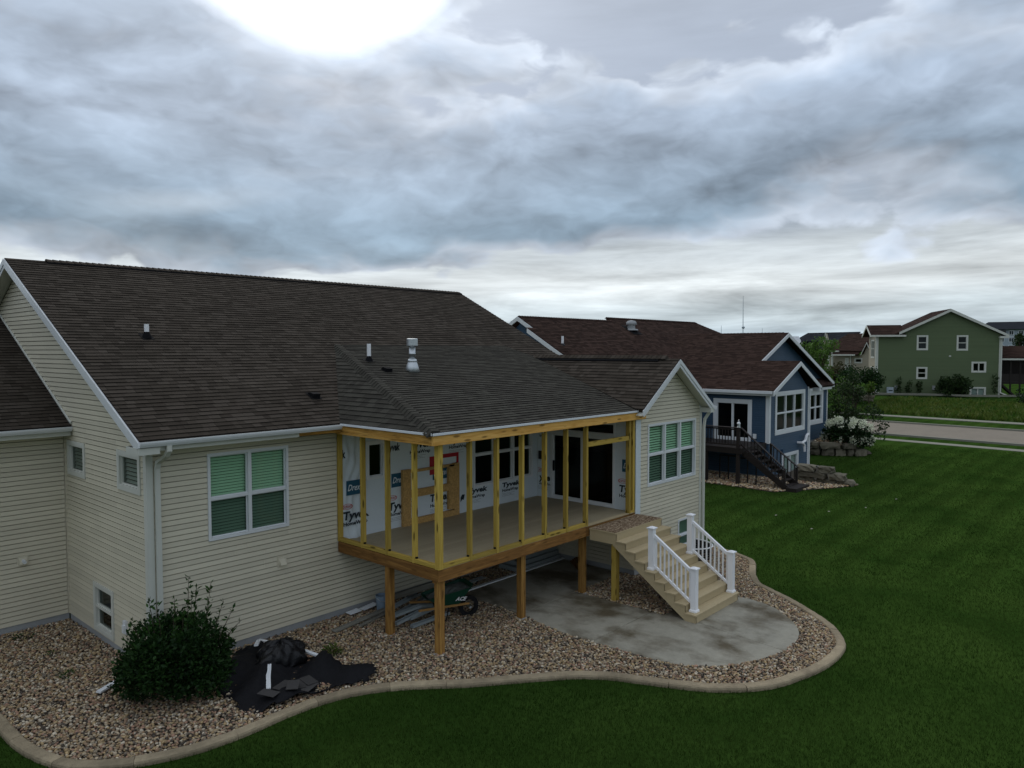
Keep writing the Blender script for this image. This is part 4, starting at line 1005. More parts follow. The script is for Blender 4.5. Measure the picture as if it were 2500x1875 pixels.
# board frame standing against the wrap
of = thing('strand_board_frame', 'rectangular frame of strand board strips against the white house wrap', 'frame', (6.8, -.05, ZD))
for (u0, u1, z0, z1) in ((5.88, 6.12, ZD, 3.12), (7.38, 7.56, ZD+.18, 3.08), (7.565, 7.74, ZD, 3.10), (6.125, 7.56, ZD, 1.90), (6.125, 7.375, 2.42, 2.60), (6.125, 7.56, 3.03, 3.09)):
    MB().fbox(rear, u0, u1, z0, z1, .012, .10).build('strip', MT['osb'], of)

# ------------------------------------------------------------------ stairs
st = thing('stairway', 'tan composite stairs with white railings from porch down to patio', 'stairs', (10, -5, 0))
X0, X1, YT0, NR, RUN = 8.93, 11.03, -4.12, 9, .26
RIS = (1.70-.062)/NR
mt = MT['stair']
for i in range(6): MB().box(X0, X1, -3.355-.128*(i+1)+.004, -3.355-.128*i, 1.672, 1.70, random.random()).build('landing_board', mt, st)
MB().box(X0+.015, X0+.035, -4.10, -3.36, 1.42, 1.671).build('skirt_board', mt, st); MB().box(X1-.035, X1-.015, -4.10, -3.36, 1.42, 1.671).build('skirt_board', mt, st)
for k in range(NR):
    zt = 1.70-RIS*k; y = YT0-RUN*k+.012
    MB().box(X0+.016, X1-.016, y-.018+.012, y+.012, zt-RIS+.001, zt-.029, random.random()).build('riser', mt, st)
    if k < NR-1:
        zb = zt-RIS; y0 = YT0-RUN*k+.005
        for (a, b) in ((y0-.002, y0-.132), (y0-.137, y0-RUN-.018)): MB().box(X0-.012, X1+.012, b, a, zb-.028, zb, random.random()).build('tread', mt, st)
for x in (X0+.02, X1-.045):
    v = [(x, YT0+.02, 1.60)]
    for k in range(NR):
        zt = 1.70-RIS*k; y = YT0-RUN*k+.006
        v += [(x, y, zt-.032 if k else 1.60), (x, y, zt-RIS-.032)]
        if k == NR-1: v[-1] = (x, y, .062)
    pts = [p for p in v]; low = [(x, YT0-RUN*(NR-1)+.30, .062), (x, YT0+.02, 1.36)]
    m = MB()
    # sawtooth skirt built as one slice per step
    for k in range(NR):
        yA = YT0-RUN*k+.006; yB = YT0-RUN*(k-1)+.006 if k else YT0+.1
        top = 1.70-RIS*k-.032
        lz = lambda yy: max(.062, 1.36+(yy-(YT0+.02))*(RIS/RUN)-.02)
        q = [(x, yA, lz(yA)), (x, yB, lz(yB)), (x, yB, top), (x, yA, top)]
        m.prism(q, (.025, 0, 0))
    m.build('stringer', mt, st)
beam('support_post', (9.07, -4.02, .04), (9.07, -4.02, 1.42), .14, .14, YW, st, up=(1, 0, 0), tn=.4); beam('support_post', (10.9, -4.02, .04), (10.9, -4.02, 1.42), .14, .14, YW, st, up=(1, 0, 0))
def rpost(x, y, z):
    m = MB(); w = .063; m.box(x-w, x+w, y-w, y+w, z, z+.93)
    p = m.build('railing_post', MT['vinyl_white'], st)
    m = MB(); m.box(x-.085, x+.085, y-.085, y+.085, z, z+.035); m.add([(x-.085, y-.085, z+.035), (x+.085, y-.085, z+.035), (x+.085, y+.085, z+.035), (x-.085, y+.085, z+.035), (x-.065, y-.065, z+.06), (x+.065, y-.065, z+.06), (x+.065, y+.065, z+.06), (x-.065, y+.065, z+.06)], MB.BF); m.build('post_base', MT['vinyl_white'], p)
    m = MB(); c = z+.93; m.box(x-.075, x+.075, y-.075, y+.075, c, c+.02); m.box(x-.092, x+.092, y-.092, y+.092, c+.02, c+.04)
    m.add([(x-.092, y-.092, c+.04), (x+.092, y-.092, c+.04), (x+.092, y+.092, c+.04), (x-.092, y+.092, c+.04), (x, y, c+.075)], [(0, 1, 4), (1, 2, 4), (2, 3, 4), (3, 0, 4)]); m.build('post_cap', MT['vinyl_white'], p)
zA, zB = 1.70-RIS*4, 1.70-RIS*8
for x in (9.14, 10.94):
    rpost(x, -4.97, zA); rpost(x, -6.05, zB)
    ya, yb = -5.03, -5.99; sl = (zA-zB)/(1.08)
    zz = lambda y, h: zA+h+(y+4.97)*sl
    beam('top_rail', (x, ya, zz(ya, .83)), (x, yb, zz(yb, .83)), .06, .07, MT['vinyl_white'], st); beam('bottom_rail', (x, ya, zz(ya, .14)), (x, yb, zz(yb, .14)), .05, .055, MT['vinyl_white'], st)
    for i in range(9):
        y = ya+(yb-ya)*(i+.55)/9; beam('baluster', (x, y, zz(y, .15)), (x, y, zz(y, .81)), .032, .032, MT['vinyl_white'], st, up=(1, 0, 0))
# patterned mat on the landing
rug = MB().box(X0+.03, X1-.03, -4.10, -3.40, 1.702, 1.712).build('door_mat', MT['rug_base']); tag(rug, 'brown patterned mat covering the top landing of the tan stairs', 'mat')
wwl = thing('window_well', 'black window well against bay wall behind the stairs', 'window well', (13.65, -3.6, 0))
k = 12; m = MB()
for z in np.arange(.0, .42, .07):
    a = [(13.63+.58*math.cos(math.pi+math.pi*i/k), -3.36+.75*math.sin(math.pi+math.pi*i/k), z) for i in range(k+1)]
    m.add(a+[(p[0], p[1], z+.05) for p in a], [(i, i+1, k+2+i, k+1+i) for i in range(k)])
    a2 = [(13.63+.61*math.cos(math.pi+math.pi*i/k), -3.36+.78*math.sin(math.pi+math.pi*i/k), z+.06) for i in range(k+1)]
    m.add([(p[0], p[1], z+.05) for p in a]+a2, [(i, i+1, k+2+i, k+1+i) for i in range(k)])
m.build('well_wall', MT['black'], wwl)
m = MB(); m.tube([(13.02, -3.38, .43)]+[(13.63+.62*math.cos(math.pi+math.pi*i/k), -3.38+.78*math.sin(math.pi+math.pi*i/k), .43) for i in range(1, k)]+[(14.24, -3.38, .43)], .02, 6); m.build('rim', MT['vinyl_white'], wwl)

# ------------------------------------------------------------------ loose things under and beside the porch
wb = thing('wheelbarrow', 'dark green wheelbarrow full of rubble with wooden handles under the porch', 'wheelbarrow', (5.55, -2.0, .08))
cx, cy = 5.60, -1.93; D0 = Vector((.93, -.36, 0)).normalized(); S0 = Vector((-D0.y, D0.x, 0))
def wp(a, s, z): p = Vector((cx, cy, 0))+D0*a+S0*s; return (p.x, p.y, z)
top = [(-.50, -.24, .62), (.42, -.33, .78), (.50, -.20, .80), (.50, .20, .80), (.42, .33, .78), (-.50, .24, .62), (-.56, .12, .61), (-.56, -.12, .61)]
bot = [(-.22, -.15, .40), (.20, -.17, .40), (.24, -.10, .41), (.24, .10, .41), (.20, .17, .40), (-.22, .15, .40), (-.24, .08, .40), (-.24, -.08, .40)]
n = 8; m = MB(); m.add([wp(*p) for p in top]+[wp(*p) for p in bot], [(i, (i+1) % n, n+(i+1) % n, n+i) for i in range(n)]+[tuple(range(2*n-1, n-1, -1))])
lip = [wp(a*1.04, s*1.06, z+.015) for a, s, z in top]; m.add([wp(*p) for p in top]+lip, [(i, (i+1) % n, n+(i+1) % n, n+i) for i in range(n)]); tub = m.build('tub', MT['barrow'], wb)
m = MB(); vs = []; nx = 10
for i in range(nx+1):
    for j in range(nx+1):
        a = -.46+.92*i/nx; w = (.22+.09*i/nx); s = -w+2*w*j/nx; z = .57+.17*i/nx+.10*math.sin(math.pi*i/nx)*math.sin(math.pi*j/nx)+random.uniform(-.02, .03)*(0 < i < nx)*(0 < j < nx); vs.append(wp(a, s, z))
m.add(vs, [(i*(nx+1)+j, (i+1)*(nx+1)+j, (i+1)*(nx+1)+j+1, i*(nx+1)+j+1) for i in range(nx) for j in range(nx)]); m.build('rubble', MT['rubble'], wb)
for s in (-1, 1): beam('handle', wp(-.78, .30*s, .44), wp(.46, .12*s, .36), .04, .045, MT['handle_wood'], wb)
m = MB(); m.sweep([wp(.5+.19*math.cos(t), 0, .26+.19*math.sin(t)) for t in np.linspace(0, 6.283, 20)], [(-.045, -.03), (.045, -.03), (.045, .03), (-.045, .03)], up=tuple(S0)); wh = m.build('wheel', MT['black'], wb)
MB().tube([wp(.5, -.12, .26), wp(.5, .12, .26)], .03, 8).build('axle', MT['galv'], wb)
for s in (-1, 1): MB().tube([wp(-.05, .2*s, .40), wp(-.12, .21*s, .10), wp(-.2, .21*s, .09), wp(-.26, .21*s, .40)], .014, 6).build('leg', MT['black'], wb)
# the white word on the side that faces the lawn
a0, a1 = Vector(wp(.08, -.238, .52)), Vector(wp(.34, -.258, .50)); uu = (a1-a0).normalized(); vv = Vector((0, 0, 1))
nn = uu.cross(vv).normalized(); vv = (vv+nn*.42).normalized()
v, f = textmesh('ACE', .14, .006, .35); MB().add([a0+nn*.035+uu*x*.85+vv*y for x, y in v], f).build('lettering', MT['vinyl_white'], wb)

bk = thing('bucket', 'grey-blue plastic bucket by the wall behind a porch post', 'bucket', (4.93, -.45, .08))
MB().lathe((4.93, -.45, .06), [(.115, 0), (.135, .30), (.142, .30), (.142, .36), (.135, .36), (.125, .33), (.105, .03)], 18).build('pail', MT['bucket'], bk); MB().tube([(4.79, -.45, .38), (4.80, -.55, .33), (4.93, -.62, .30), (5.06, -.55, .33), (5.07, -.45, .38)], .006, 5).build('bail', MT['galv'], bk)
# pile of old trim and gutters
def scrap(name, pts, w, h, mt, lab, cat, grp=None, prof=None):
    m = MB(); m.sweep(pts, prof or [(-w/2, 0), (w/2, 0), (w/2, h), (w/2-.008, h), (w/2-.008, .008), (-w/2+.008, .008), (-w/2+.008, h), (-w/2, h)]); return tag(m.build(name, mt), lab, cat, grp)
G = 'old trim pieces heaped under the porch'
for i in range(9):
    a = Vector((4.62+.05*i, -1.86+.10*i, .10+.045*(i % 4))); d = Vector((1, .30+random.uniform(-.3, .3), random.uniform(-.03, .06))).normalized(); L = random.uniform(.7, 1.15)
    pts = [a, a+d*L]
    if i % 2: pts = [a+Vector((-.25, .18, .0)), a+d*.35+Vector((0, 0, .12)), a+d*L+Vector((0, 0, .04))]
    scrap('trim_scrap', pts, .10, .06, MT['grey_panel'], ('straight' if i % 2 == 0 else 'bent')+' grey metal trim piece in the heap beside the wheelbarrow', 'trim', ('straight ' if i % 2 == 0 else 'bent ')+G)
scrap('wood_board', [(3.40, -.80, .09), (4.95, -.62, .13)], .14, .03, MT['grey_wood'], 'long weathered grey-tan board lying on the pebbles beyond the bin bag', 'board')
scrap('wood_board', [(3.95, -.95, .09), (4.95, -.72, .09)], .08, .03, MT['grey_wood'], 'shorter narrow board lying against the long weathered board', 'board')
for (p0, p1, w, lab) in (((4.22, .02-.17, .10), (4.52, -.16, .12), .22, 'white ribbed soffit panel lying on pebbles by the foundation'), ((4.55, -.20, .12), (5.02, -.13, .13), .20, 'white ribbed soffit panel overlapping another one beside the bucket')):
    p = thing('soffit_panel', lab, 'panel', p0); d = (Vector(p1)-Vector(p0)); beam('sheet', p0, p1, w, .008, MT['alum'], p)
    for i in range(6):
        q = Vector(p0)+d*(i+.5)/6; beam('rib', q+Vector((0, -w/2, .008)), q+Vector((0, w/2, .008)), .012, .01, MT['alum'], p)
scrap('wood_moulding', [(5.3, -.13, .16), (7.1, -.13, .16)], .09, .03, MT['grey_wood'], 'long pale moulding lying along the foundation behind the wheelbarrow', 'moulding', None, [(-.02, -.08), (.02, -.08), (.02, .06), (-.02, .06)])
scrap('white_batten', [(7.15, -.98, .085), (11.0-.05, -.99, .085)], .07, .03, MT['alum'], 'long white batten lying along the back edge of the patio', 'batten', None, [(-.045, 0), (.045, 0), (.045, .03), (-.045, .03)])
for i, y in enumerate((-.55, -.66)): scrap('metal_strip', [(6.95+.1*i, y, .10), (8.15, y+.03, .11)], .04, .015, MT['grey_panel'], 'thin grey metal strip on the pebbles behind the patio', 'strip', 'thin strips behind the patio')
# stack of grey ribbed plastic panels
for j in range(3):
    p = thing('plastic_panel', ['lowest grey ribbed plastic panel of the stack under the porch', 'middle grey ribbed plastic panel of the stack under the porch', 'topmost grey ribbed plastic panel of the stack under the porch'][j], 'panel', (9.9, -.6, .09+.12*j))
    x0, x1, y0, y1, z = 9.10+.12*j, 10.90-.02*j, -.92+.05*j, -.22, .085+.125*j
    m = MB(); m.box(x0, x1, y0, y0+.04, z, z+.115); m.box(x0, x1, y1-.04, y1, z, z+.115); m.box(x0, x0+.04, y0+.04, y1-.04, z, z+.115); m.box(x1-.04, x1, y0+.04, y1-.04, z, z+.115); m.build('rim', MT['grey_panel'], p)
    for i in range(18):
        x = x0+.06+(x1-x0-.12)*i/18; MB().box(x, x+.05, y0+.04, y1-.04, z+.085, z+.11).build('slat', MT['grey_panel'], p)
for i in range(4): tag(beam('brown_board', (10.35+.03*i, -2.1+.05*i, .085+.045*i), (10.93, -1.35-.06*i, .085+.045*i), .16, .04, MT['rim_wood']), 'brown board in the low stack on the patio by the bay wall', 'board', 'brown boards stacked on the patio')

# black sheet, bag, gutters and shingle scraps by the bush
bs = [(.42, -1.6), (.46, -2.0), (.33, -2.74), (.75, -2.9), (1.3, -2.96), (1.9, -3.05), (2.45, -3.24), (2.75, -3.12), (2.96, -2.8), (2.62, -2.45), (2.52, -2.2), (2.44, -1.6), (2.2, -1.0), (1.9, -.35), (1.55, -.15), (1.1, -.6), (.8, -1.2)]
m = MB(); N_ = 46; xs_ = np.linspace(.2, 3.1, N_); ys_ = np.linspace(-3.35, 0, N_); X_, Y_ = np.meshgrid(xs_, ys_); ins = inpoly(X_.ravel(), Y_.ravel(), bs).reshape(N_, N_)
idx = {}; vs = []; fs = []
def hz(x, y):
    return .13+.055*math.sin(5*x+3*math.sin(2*y))+.045*math.sin(7*y-4*x)+.022*abs(math.sin(13*x+9*y+2*math.sin(3*x)))+.16*math.exp(-((x-1.35)**2+(y+1.3)**2)/.28)+.05*math.exp(-((x-2.3)**2+(y+2.0)**2)/.2)
for i in range(N_-1):
    for j in range(N_-1):
        if ins[i, j] and ins[i+1, j] and ins[i, j+1] and ins[i+1, j+1]:
            q = []
            for a, b in ((i, j), (i, j+1), (i+1, j+1), (i+1, j)):
                if (a, b) not in idx: idx[(a, b)] = len(vs); vs.append((X_[a, b]+.02*math.sin(9*a), Y_[a, b]+.02*math.cos(7*b), hz(X_[a, b], Y_[a, b])))
                q.append(idx[(a, b)])
            fs.append(tuple(q))
o = MB().add(vs, fs).build('black_sheet', MT['black_sheet'], smooth=True)
sm = o.modifiers.new('thickness', 'SOLIDIFY'); sm.thickness = .012
tag(o, 'crumpled black fabric sheet spread over the pebbles by the edging', 'sheet')
# bag: lumpy ellipsoid
m = MB(); k1, k2 = 48, 26; vs = []
for j in range(k2+1):
    ph = math.pi*j/k2
    for i in range(k1):
        th = 2*math.pi*i/k1; lump = 1+.10*math.sin(3*th+2*ph)+.07*math.sin(7*th-3*ph)+.06*math.sin(11*th+5*ph)+.035*math.sin(23*th-9*ph)
        vs.append((1.76+.46*math.sin(ph)*math.cos(th)*lump, -1.45+.34*math.sin(ph)*math.sin(th)*lump, max(.12, .22+.32*math.cos(ph)*lump)))
m.add(vs, [(j*k1+i, j*k1+(i+1) % k1, (j+1)*k1+(i+1) % k1, (j+1)*k1+i) for j in range(k2) for i in range(k1)])
tag(m.build('bin_bag', MT['black_bag'], smooth=True), 'stuffed glossy black bin bag lying on the black sheet', 'bag')
def spout(name, pts, lab, w=.038): m = MB(); m.sweep(pts, [(-w, -.016), (w, -.016), (w, .016), (w*.5, .022), (0, .012), (-w*.5, .022), (-w, .016)]); return tag(m.build(name, MT['alum']), lab, 'downspout')
spout('downspout_piece', [(2.08, -.10, .12), (2.22, -1.1, .22), (2.38, -2.14, .20)], 'long white downspout piece lying behind the black bin bag')
spout('downspout_piece', [(1.82, -.55, .30), (1.55, -.95, .40)], 'short white downspout piece leaning on the far side of the bin bag')
spout('downspout_piece', [(1.38, -1.72, .30), (1.2, -2.0, .22), (1.02, -2.32, .16)], 'bent white downspout piece sticking out below the bin bag')
spout('downspout_extension', [(-.42, .10, .14), (-.95, -.16, .12)], 'white downspout extension on the pebbles poking out from the shrub', .05)
for i, (x, y, r) in enumerate(((1.22, -2.45, .3), (1.45, -2.6, 1.1), (1.52, -2.78, .4), (1.25, -2.72, .9), (.85, -2.62, 2.), (1.62, -2.62, 1.5))):
    c, s = math.cos(r), math.sin(r); a, b = .16, .10; z = hz(x, y)+.03+.012*i
    q = [(x+c*p-s*t, y+s*p+c*t, z+.05*p) for p, t in ((-a, -b), (a, -b), (a, b), (-a, b))]
    m = MB(); m.prism(q, (0, 0, .008), random.random()); tag(m.build('shingle_scrap', MT['scrap_shingle']), 'loose grey shingle scrap lying on the black sheet', 'shingle', 'shingle scraps on the black sheet')

# ------------------------------------------------------------------ shrub at the corner
bush = thing('corner_shrub', 'large dark green leafy shrub with tall shoots at the house corner', 'shrub', (-.02, -1.15, .05))
BC = np.array([-.02, -1.12, .72])
cl = [((BC[0], BC[1], .58), (.90, .84, .52))]
for i in range(34):
    a = random.uniform(0, 6.28); h = random.uniform(-.5, .5); r = random.uniform(.55, .82)*math.sqrt(max(.1, 1-((h+.15)/.85)**2)); cl.append(((BC[0]+r*math.cos(a), BC[1]+r*math.sin(a), BC[2]+h), random.uniform(.18, .36)))
V = crown(cl, 560, .08, (0, 1), .3, upbias=.5, slim=.26)
m = MB()
for i in range(40):
    a = random.uniform(0, 6.28); r = random.uniform(.3, .95); z = random.uniform(.3, 1.15)
    m.tube([(BC[0]+.05*math.cos(a), BC[1]+.05*math.sin(a), .05), (BC[0]+.5*r*math.cos(a), BC[1]+.5*r*math.sin(a), z*.55), (BC[0]+.8*r*math.cos(a), BC[1]+.8*r*math.sin(a), z)], .012, 5, [1, .7, .4])
shoots = [(.42, -.98, 1.85), (.25, -1.05, 2.02), (.35, -.95, 1.7), (.60, -1.15, 1.88), (.02, -.98, 1.75), (.12, -1.1, 1.6), (-.25, -.9, 1.68), (-.38, -.9, 1.80), (.75, -1.3, 1.55), (.85, -1.45, 1.42), (-.65, -.85, 1.45), (-.1, -1.2, 1.5), (.5, -1.3, 1.6), (-.5, -1.1, 1.4), (.95, -1.55, 1.2), (-.8, -1.0, 1.2)]
SV = []
for (x, y, z) in shoots:
    b = Vector((BC[0]+(x-BC[0])*.75, BC[1]+(y-BC[1])*.7, .9)); e = Vector((x, y, z)); m.tube([b, (b+e)/2+Vector((.01, .01, .02)), e], .009, 5, [1, .7, .35])
    nL = int(30*(z-.75)); ts = RNG.random(nL); cen = np.array([list(b.lerp(e, float(t))) for t in ts])+RNG.normal(0, .012, (nL, 3))
    Lf = (leaves(cen, .105*RNG.uniform(.7, 1.2, nL), RNG.random(nL), upbias=.9, slim=.2)); leafobj('shoot', bush, MT['leaf_shoot'], [Lf])
m.build('stems', MT['bark'], bush); leafobj('foliage', bush, MT['leaf_bush'], V)
def small_plant(name, x, y, r, h, n, mt, lab, size=.06, z=.06):
    p = thing(name, lab, 'plant', (x, y, z)); V = crown([((x, y, z+h*.5), (r, r, h*.5))], n, size, (.2, 1), .2, upbias=.6, slim=.2); leafobj('foliage', p, mt, V)
    m = MB()
    for i in range(7): a = random.uniform(0, 6.28); m.tube([(x, y, z-.03), (x+r*.7*math.cos(a), y+r*.7*math.sin(a), z+h*.8)], .005, 4)
    m.build('stems', MT['bark'], p)
small_plant('weed', -1.06, 1.03, .16, .13, 300, MT['leaf_shoot'], 'small green weed growing in the pebbles nearest the shrub')
small_plant('weed', -1.06, 3.70, .22, .12, 200, MT['leaf_shoot'], 'small weed in the pebbles in front of the left wing wall')
small_plant('weed', -.95, 2.28, .14, .09, 150, MT['leaf_shoot'], 'faint low weed in pebbles between two other weeds')
small_plant('dry_clump', 2.75, -1.70, .20, .16, 700, MT['meadow'], 'low brownish plant clump in pebbles beyond the downspout piece', .07)

# ================================================================== the blue house next door
blue = thing('blue_house', 'dark blue sided house with white trim and dark red shingle roof', 'house', (32, 5, 0))
BSd = MT['blue_siding']
bbf = Fr((28, .27), (1, 0), (0, -1)); bbl = Fr((28, .27), (0, 1), (-1, 0)); bwb = Fr((32.84, 2.0), (1, 0), (0, -1)); bgw = Fr((28, 2.36), (1, 0), (0, -1)); bbr = Fr((32.84, .27), (0, 1), (1, 0))
Hb1 = [(.66, 4.36, 1.95, 4.0), (1.55, 3.60, -.2, .98)]; Hb2 = [(.82, 2.78, 1.60, 3.64)]; Hb3 = [(4.75, 7.05, 1.62, 3.60)]
J = MB()
def bwall(name, fr, poly, holes, sid=True):
    m = MB(); wallmesh(m, fr, poly, holes); w = m.build(name, BSd, blue)
    if sid:
        j = MB(); siding(None, None, fr, poly, holes, BSd, e=.105, seams=False, joined=j); o = j.build('siding_courses', BSd, w); o['kind'] = 'stuff'
    return w
bwall('bay_wall', bbf, [(0, -.25), (4.84, -.25), (4.84, 4.02), (2.9, 5.25), (0, 4.05)], Hb1); bwall('bay_side_wall', bbl, [(.17, .1), (5.5, .1), (5.5, 4.15), (.17, 4.15)], Hb2)
bwall('bay_side_wall', bbr, [(0, -.2), (1.72, -.2), (1.72, 4.0), (0, 4.0)], [], False); bwall('side_wall', bwb, [(0, .75), (7.76, .75), (7.76, 3.75), (0, 3.75)], Hb3)
bwall('gable_wall', bgw, [(0, 4.0), (13.3, 4.0), (6.4, 6.72)], [])
m = MB(); m.box(28.02, 32.84, .30, .45, -.3, .02); m.box(28.0, 28.15, .4, 6, -.2, .10); m.fbox(bwb, 0, 7.74, 0, .75, -.16, -.012); m.fbox(bbr, .0, 1.6, -.2, .3, -.1, .01); m.build('foundation', MT['concrete'], blue)
MB().box(40.45, 40.6, 2.2, 12, .2, 3.9).build('far_side_wall', BSd, blue); MB().box(21.6, 28, 4.22, 4.37, 0, 4.0).build('rear_wall', BSd, blue); MB().box(21.6, 21.75, 4.4, 14, 0, 4.6).build('left_wall', BSd, blue); MB().prism([(21.70, 5.4, 4.6), (21.70, 13.6, 4.6), (21.70, 10, 7.35)], (.1, 0, 0)).build('gable_wall', BSd, blue)
def bw(fr, h, wide, **k): return window(blue, fr, h[0]+wide, h[1]-wide, h[2]+wide, h[3]-wide, wide=wide, low='glass', top='glass', **k)
bw(bbf, Hb1[0], .13, cols=3, rows=2, split=.49, room=.13, tw=.07); bw(bbf, Hb1[1], .11, cols=2, rows=1, blind=.08, room=.2); bw(bwb, Hb3[0], .18, cols=2, rows=2, split=.5, room=.5, tw=.07)
bw(bbl, Hb2[0], .14, cols=2, rows=1, room=2.2, tw=.06, name='sliding_door')
def cb(*b):
    m = MB()
    for fr, u0, u1, z0, z1, n0, n1 in b: m.fbox(fr, u0, u1, z0, z1, n0, n1)
    m.build('corner_board', MT['white'], blue)
cb((bbf, -.03, .14, 1.62, 4.1, -.02, .03), (bbl, .02, .15, 1.62, 4.1, -.02, .03)); cb((bbf, 4.78, 4.88, -.1, 4.1, -.1, .03)); cb((bwb, 7.68, 7.8, .75, 3.75, -.1, .03))
m = MB(); m.fbox(bwb, -.1, 7.95, 3.62, 3.86, .0, .22); m.build('frieze_board', MT['white'], blue)
# roofs
s_ = .42; ez = 4.08
RL = [(27.68, -.05, ez), (27.68, 2.0, ez), (30.9, 2.0, ez+s_*3.22), (30.9, -.05, ez+s_*3.22)]
RL2 = [(27.68, 1.95, ez), (27.68, 9.5, ez), (34.4, 9.5, ez+s_*6.72), (34.4, 1.95, ez+s_*6.72)]
RS = [(33.75, -.05, 4.13), (33.75, 2.4, 4.13), (30.9, 2.4, 5.432), (30.9, -.05, 5.432)]
RR = [(41.55, 1.95, 4.03), (41.55, 9.5, 4.03), (34.4, 9.5, 6.902), (34.4, 1.95, 6.902)]
ms = .576
def mq(y): return 7.62-ms*(10-y)
MP1 = [(20.9, 3.8, mq(3.8)), (29.3, 3.8, mq(3.8)), (29.3, 9.0, mq(9)), (20.9, 9.0, mq(9))]; MP2 = [(21.4, 9.0, mq(9)), (29.3, 9.0, mq(9)), (29.3, 10, mq(10)), (21.4, 10, mq(10))]
MP3 = [(29.3, 3.8, mq(3.8)), (39.6, 3.8, mq(3.8)), (39.6, 10.3, mq(10.3)), (29.3, 10.3, mq(10.3))]; MP4 = [(39.6, 3.8, mq(3.8)), (46.5, 3.8, mq(3.8)), (39.6, 10.3, mq(10.3))]
PT = [(33.0, 1.70, 3.87), (40.95, 1.70, 3.87), (40.95, 2.36, 4.25), (33.0, 2.36, 4.25)]
m = MB(); j = MB()
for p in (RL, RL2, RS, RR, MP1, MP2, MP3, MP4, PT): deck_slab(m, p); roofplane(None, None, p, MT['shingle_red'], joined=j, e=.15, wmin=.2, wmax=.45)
m.box(21.4, 39.2, 10.35, 10.45, 5, 7.4)
br = m.build('roof', MT['shingle_red'], blue); o = j.build('shingles', MT['shingle_red'], br); o['kind'] = 'stuff'
caps(br, (21.5, 10, 7.63), (29.3, 10, 7.63), (0, -1, -s_), (0, 1, -s_), MT['shingle_red'], joined=True, e=.2); caps(br, (29.3, 10.3, mq(10.3)+.02), (39.6, 10.3, mq(10.3)+.02), (0, -1, -s_), (0, 1, -s_), MT['shingle_red'], joined=True, e=.2)
caps(br, (34.4, 2.2, 6.91), (34.4, 8.0, 6.91), (-1, 0, -s_), (1, 0, -s_), MT['shingle_red'], joined=True, e=.2)
def brake(a, b, c, vec, t0=.02, t1=.22, mt=MT['white']):
    for p, q in ((a, b), (b, c)):
        if p and q: MB().prism([(p[0], p[1], p[2]-t0), (q[0], q[1], q[2]-t0), (q[0], q[1], q[2]-t1), (p[0], p[1], p[2]-t1)], vec).build('rake_board', mt, blue)
brake((27.66, -.09, ez), (30.9, -.09, 5.432), (33.78, -.09, 4.12), (0, .04, 0)); brake((27.9, 1.9, ez+.1), (34.4, 1.9, 6.902), (41.6, 1.9, 4.02), (0, .05, 0))
brake((21.36, 8.5, mq(8.5)), (21.36, 10, 7.62), (21.36, 11.5, mq(8.5)), (.05, 0, 0)); brake((20.86, 6.6, mq(6.6)), (20.86, 8.95, mq(8.95)), None, (.05, 0, 0)); 
m = MB(); m.box(33.45, 33.8, -.09, .27, 3.86, 4.02); m.box(41.2, 41.6, 1.9, 2.3, 3.72, 3.9); m.build('eave_return', MT['white'], blue)
m = MB(); m.box(27.56, 27.68, -.02, 4.6, 3.96, 4.09); m.build('gutter', MT['white'], blue); m = MB(); m.box(27.70, 28, .0, 4.6, 3.86, 3.98); m.build('soffit', MT['white'], blue)
m = MB(); m.sweep([(32.92, .22, 4.0), (32.92, .22, .12), (32.9, .1, .06), (32.5, -.9, .05)], [(-.05, -.035), (.05, -.035), (.05, .035), (-.05, .035)], up=(0, -1, 0)); m.build('downspout', MT['white'], blue)
m = MB(); m.tube([bbf.P(3.5, 0, 1.36), bbf.P(3.5, .22, 1.36), bbf.P(3.62, .22, 1.34), bbf.P(3.88, .2, 1.22), bbf.P(3.94, .2, .88)], .06, 10); m.tube([bbf.P(3.62, .2, 1.36), bbf.P(3.95, .22, 1.42), bbf.P(4.1, .22, 1.66), bbf.P(4.3, .22, 1.74), bbf.P(4.45, .22, 1.62)], .06, 10); m.build('exhaust_pipe', MT['vinyl_white'], blue)
MB().fbox(bbf, 1.45, 1.6, 1.0, 1.22, 0, .1).build('wall_vent', BSd, blue); MB().fbox(bbl, .58, .74, 1.82, 2.04, .02, .07).build('outlet_cover', MT['white'], blue)
dv = thing('roof_turbine', 'grey metal dome vent near the ridge of the dark red roof', 'roof vent', (30.0, 9.1, 7.1)); MB().lathe((30.0, 9.1, 7.08), [(.40, 0), (.36, .06), (.22, .09), (.22, .30), (.30, .32), (.30, .42), (.22, .52), (.05, .56)], 16).build('dome', MT['concrete'], dv); MB().add([(29.55, 8.6, mq(8.6)+.03), (30.45, 8.6, mq(8.6)+.03), (30.45, 9.5, mq(9.5)+.03), (29.55, 9.5, mq(9.5)+.03)], [(0, 1, 2, 3)]).build('flange', MT['roof_black'], dv)
vp = thing('vent_pipe', 'white vent pipe standing on the dark red roof of the blue house', 'vent pipe', (22.2, 7.9, 6.7)); MB().lathe((21.85, 7.6, mq(7.6)-.1), [(.06, .0), (.06, .50), (.05, .50)], 10).build('pipe', MT['vinyl_white'], vp); MB().lathe((21.85, 7.6, mq(7.6)-.04), [(.14, 0), (.07, .1)], 10).build('flashing', MT['black'], vp)

